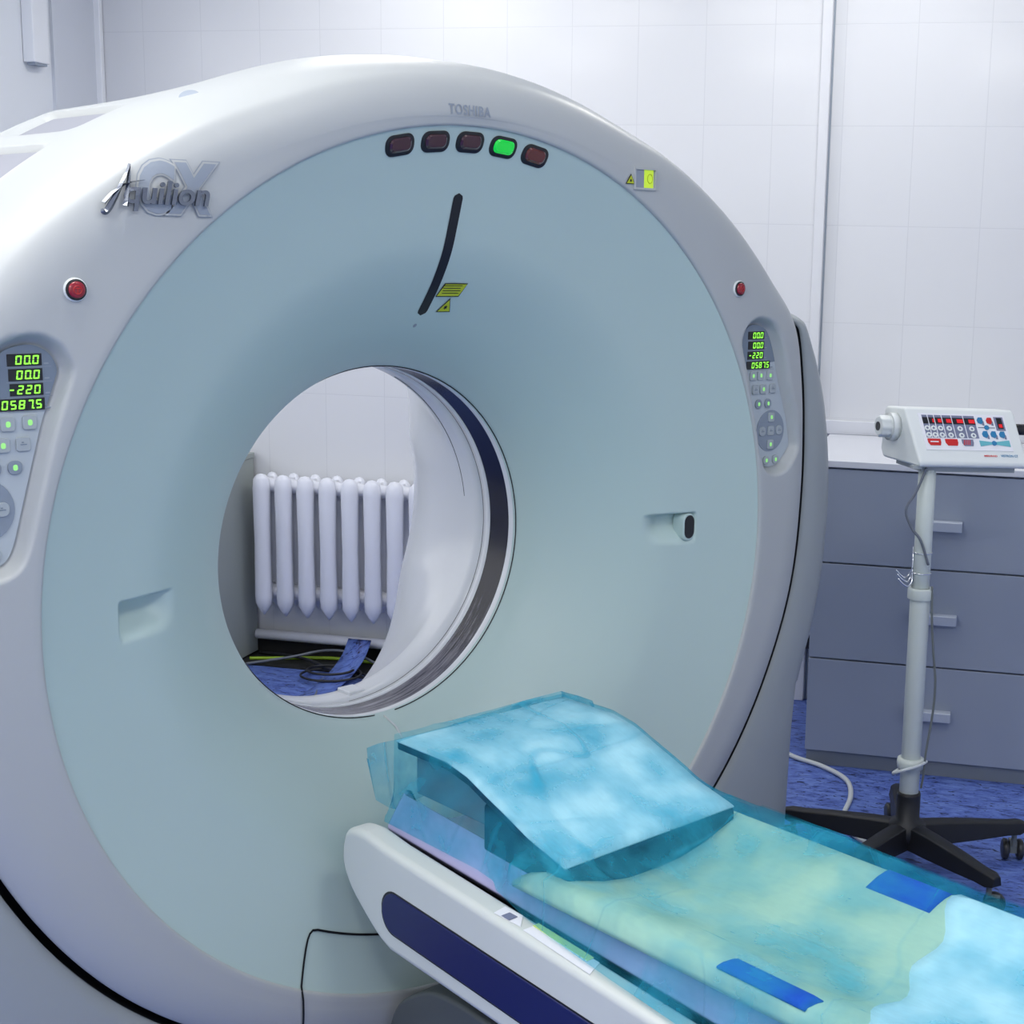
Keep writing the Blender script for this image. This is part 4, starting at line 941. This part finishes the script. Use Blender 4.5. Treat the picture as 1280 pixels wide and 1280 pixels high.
# console
yb_ = radians(16)
xa = (cr_*cos(yb_)+cf_*sin(yb_)); ya = (-cr_*sin(yb_)+cf_*cos(yb_)); rz = atan2(xa.y, xa.x)
CO = thing('injector_console', 'ivory injector control console with keypad on top of the pole stand', 'control console', (SX, SY, 1.043), rz)
CO.rotation_euler = (0, radians(2.0), rz)
W0, W1 = -.046, .246
prof_c = [(-.045, 0), (-.047, .010), (-.045, .016), (.045, .128), (.055, .133), (.135, .128), (.145, .12), (.150, .02), (.135, .0)]
b = MB(); n = len(prof_c)
ends = [(W0, .0), (W0+.006, 0), (W1-.006, 0), (W1, 0)]
def cpt(x, y, z, k): return (x-(.012*max(0, (y+.045)/.19) if k < 0 else 0), y, z)
b.v = [cpt(W0, y, z, -1) for y, z in prof_c]+[cpt(W1, y, z, 1) for y, z in prof_c]
b.f = [tuple(range(n))[::-1], tuple(range(n, 2*n))]+[(i, (i+1) % n, n+(i+1) % n, n+i) for i in range(n)]
cbody = b.build('housing', M['white'], CO, bevel=.007, bseg=3)
fo = Vector((0, -.0452, .016)); ft = Vector((0, .045, .128)); fv = (ft-fo); fl_ = fv.length; fv.normalize(); fnrm = Vector((0, -fv.z, fv.y))
def FP(s, t, h): # s 0..1 across keypad, t 0..1 top->bottom
    x = (W0+.030)+s*.228; l_ = fl_*(.915-.70*t); p_ = fo+fv*l_+fnrm*h; return (x, p_.y, p_.z)
def fq(name, pieces, m, h, parent):
    b = MB()
    for poly in pieces: b.prism(poly, 0, h, lambda a_, b_, t: FP(a_, b_, t))
    return b.build(name, m, parent)
rc = lambda s0, s1, t0, t1: [(s0, t0), (s1, t0), (s1, t1), (s0, t1)]
kp = fq('keypad', [rc(-.02, 1.01, -.03, 1.0)], M['paper'], .0012, CO)
cols = [.012, .085, .16, .25, .365, .505, .645]
fq('key_column', [rc(cols[i]+.006, cols[i+1]-.006, .02, .66) for i in range(6)], M['slate'], .0018, kp)
fq('readout', [rc(cols[i]+.006, cols[i+1]-.006, .09, .27) for i in range(6)], M['black'], .0022, kp)
fq('red_digits', [rc(cols[i]+(cols[i+1]-cols[i])*(.62 if i < 2 else .4), cols[i+1]-.012, .13, .235) for i in range(1, 6)], M['redlit'], .0026, kp)
def disc(s, t, r_, n=14): return [(s+r_*cos(a)/.228, t+r_*sin(a)/(fl_*.70)) for a in np.linspace(0, 2*pi, n+1)[:-1]]
for i in range(6):
    for t in (.40, .59): 
        bt = fq('key', [disc((cols[i]+cols[i+1])/2, t, .0072)], M['white'], .0034, kp); fq('ring_mark', [disc((cols[i]+cols[i+1])/2, t, .003)], M['slate'], .0038, bt)
trap = lambda s0, s1: [(s0, .70), (s1, .70), (s1, .80), (s1-.012, .88), (s0+.022, .88), (s0, .80)]
fq('start_key', [trap(.02, .17)], M['redkey'], .0028, kp); fq('stop_key', [trap(.225, .37)], M['redkey'], .0028, kp)
hk_ = fq('hatched_key', [trap(.42, .555)], M['slate'], .0028, kp)
fq('hatching', [[(.43+.022*k, .86), (.44+.022*k, .86), (.455+.022*k, .72), (.445+.022*k, .72)] for k in range(4)], M['redkey'], .0032, hk_)
fq('legend', [rc(.045, .14, .77, .80)], M['paper'], .0033, kp)
for s, t, m_ in ((.70, .15, 'blue'), (.81, .15, 'redkey'), (.72, .54, 'blue'), (.82, .54, 'blue'), (.925, .54, 'blue')):
    k_ = fq('arrow_key', [[(s-.035, t-.02), (s-.015, t-.09), (s+.03, t-.09), (s+.035, t+.03), (s+.01, t+.10), (s-.03, t+.06)]], M[m_], .003, kp)
    fq('key_shade', [[(s+.022, t), (s+.042, t+.02), (s+.042, t+.13), (s+.02, t+.12)]], M['slate'], .0026, k_)
fq('slider_line', [rc(.66, .86, .335, .355)], M['bezel'], .0022, kp); fq('round_key', [disc(.76, .345, .0065)], M['blue'], .0034, kp)
fq('cyan_bar', [[(.63, .72), (.79, .76), (.99, .70), (.99, .88), (.79, .82), (.63, .88)]], M['cyan'], .0024, kp); fq('round_key', [disc(.80, .79, .0065)], M['blue'], .0034, kp)
fq('side_readout', [rc(.875, .985, .03, .42)], M['slate'], .002, kp); rd = fq('readout', [rc(.90, .965, .06, .37)], M['black'], .0026, kp); fq('red_digits', [rc(.915, .955, .24, .34)], M['redlit'], .003, rd)
def ftext(body, s, t, size, m, nm, sx=1):
    vs, fs = text_mesh(body, size, 0, 0, 'LEFT', sx, .0002)
    V = []
    for a_, b_, _ in vs: x, y, z = FP(s, t, .0014); p_ = Vector((x+a_, y, z))+fv*b_; V.append(tuple(p_))
    obj(nm, V, fs, m, CO)
ftext('VISTRON CT', .84, 1.17, .0092, M['blue'], 'model_lettering', .9); ftext('MEDRAD', .64, 1.17, .0066, M['redkey'], 'maker_lettering', 1.35)
mx = Matrix.Translation((W0-.014, .085, .082)) @ Matrix.Rotation(radians(-90), 4, 'Y')
kb = MB().lathe([(.034, -.014), (.034, .012), (.026, .008), (.026, .012), (.023, .013)], 28, mx).build('tilt_knob', M['white'], CO, 'auto')
b = MB(); seg = 32; vs = []
for h_, sc_ in ((.012, .9), (.016, 1), (.036, 1), (.040, .85)):
    for k in range(seg): a = 2*pi*k/seg; r_ = (.0255+.0018*cos(8*a))*sc_; vs.append(tuple(mx @ Vector((r_*cos(a), r_*sin(a), h_))))
fs = [(i*seg+k, i*seg+(k+1) % seg, (i+1)*seg+(k+1) % seg, (i+1)*seg+k) for i in range(3) for k in range(seg)]+[tuple(range(3*seg, 4*seg))]
b.add(vs, fs).build('grip', M['white'], kb, 'auto')
b = MB()
for s in (-1, 1): b.prism([(.011*cos(a), s*.0015+s*.011*sin(a)) for a in np.linspace(0, pi, 10)], .040, .0412, lambda p_, q_, t: tuple(mx @ Vector((p_, q_, t))))
b.build('slot_mark', M['black'], kb)
cn = MB().lathe([(.014, 0), (.014, .05)], 18, Matrix.Translation((W1, .06, .085)) @ Matrix.Rotation(radians(90), 4, 'Y')).build('cable_connector', M['black'], CO, 'auto')
MB().box(W0-.01, W0+.012, -.035, -.02, -.006, .002).box(W0+.02, W1-.02, -.02, .12, -.014, .002).build('mount_plate', M['shell_dark'], CO)
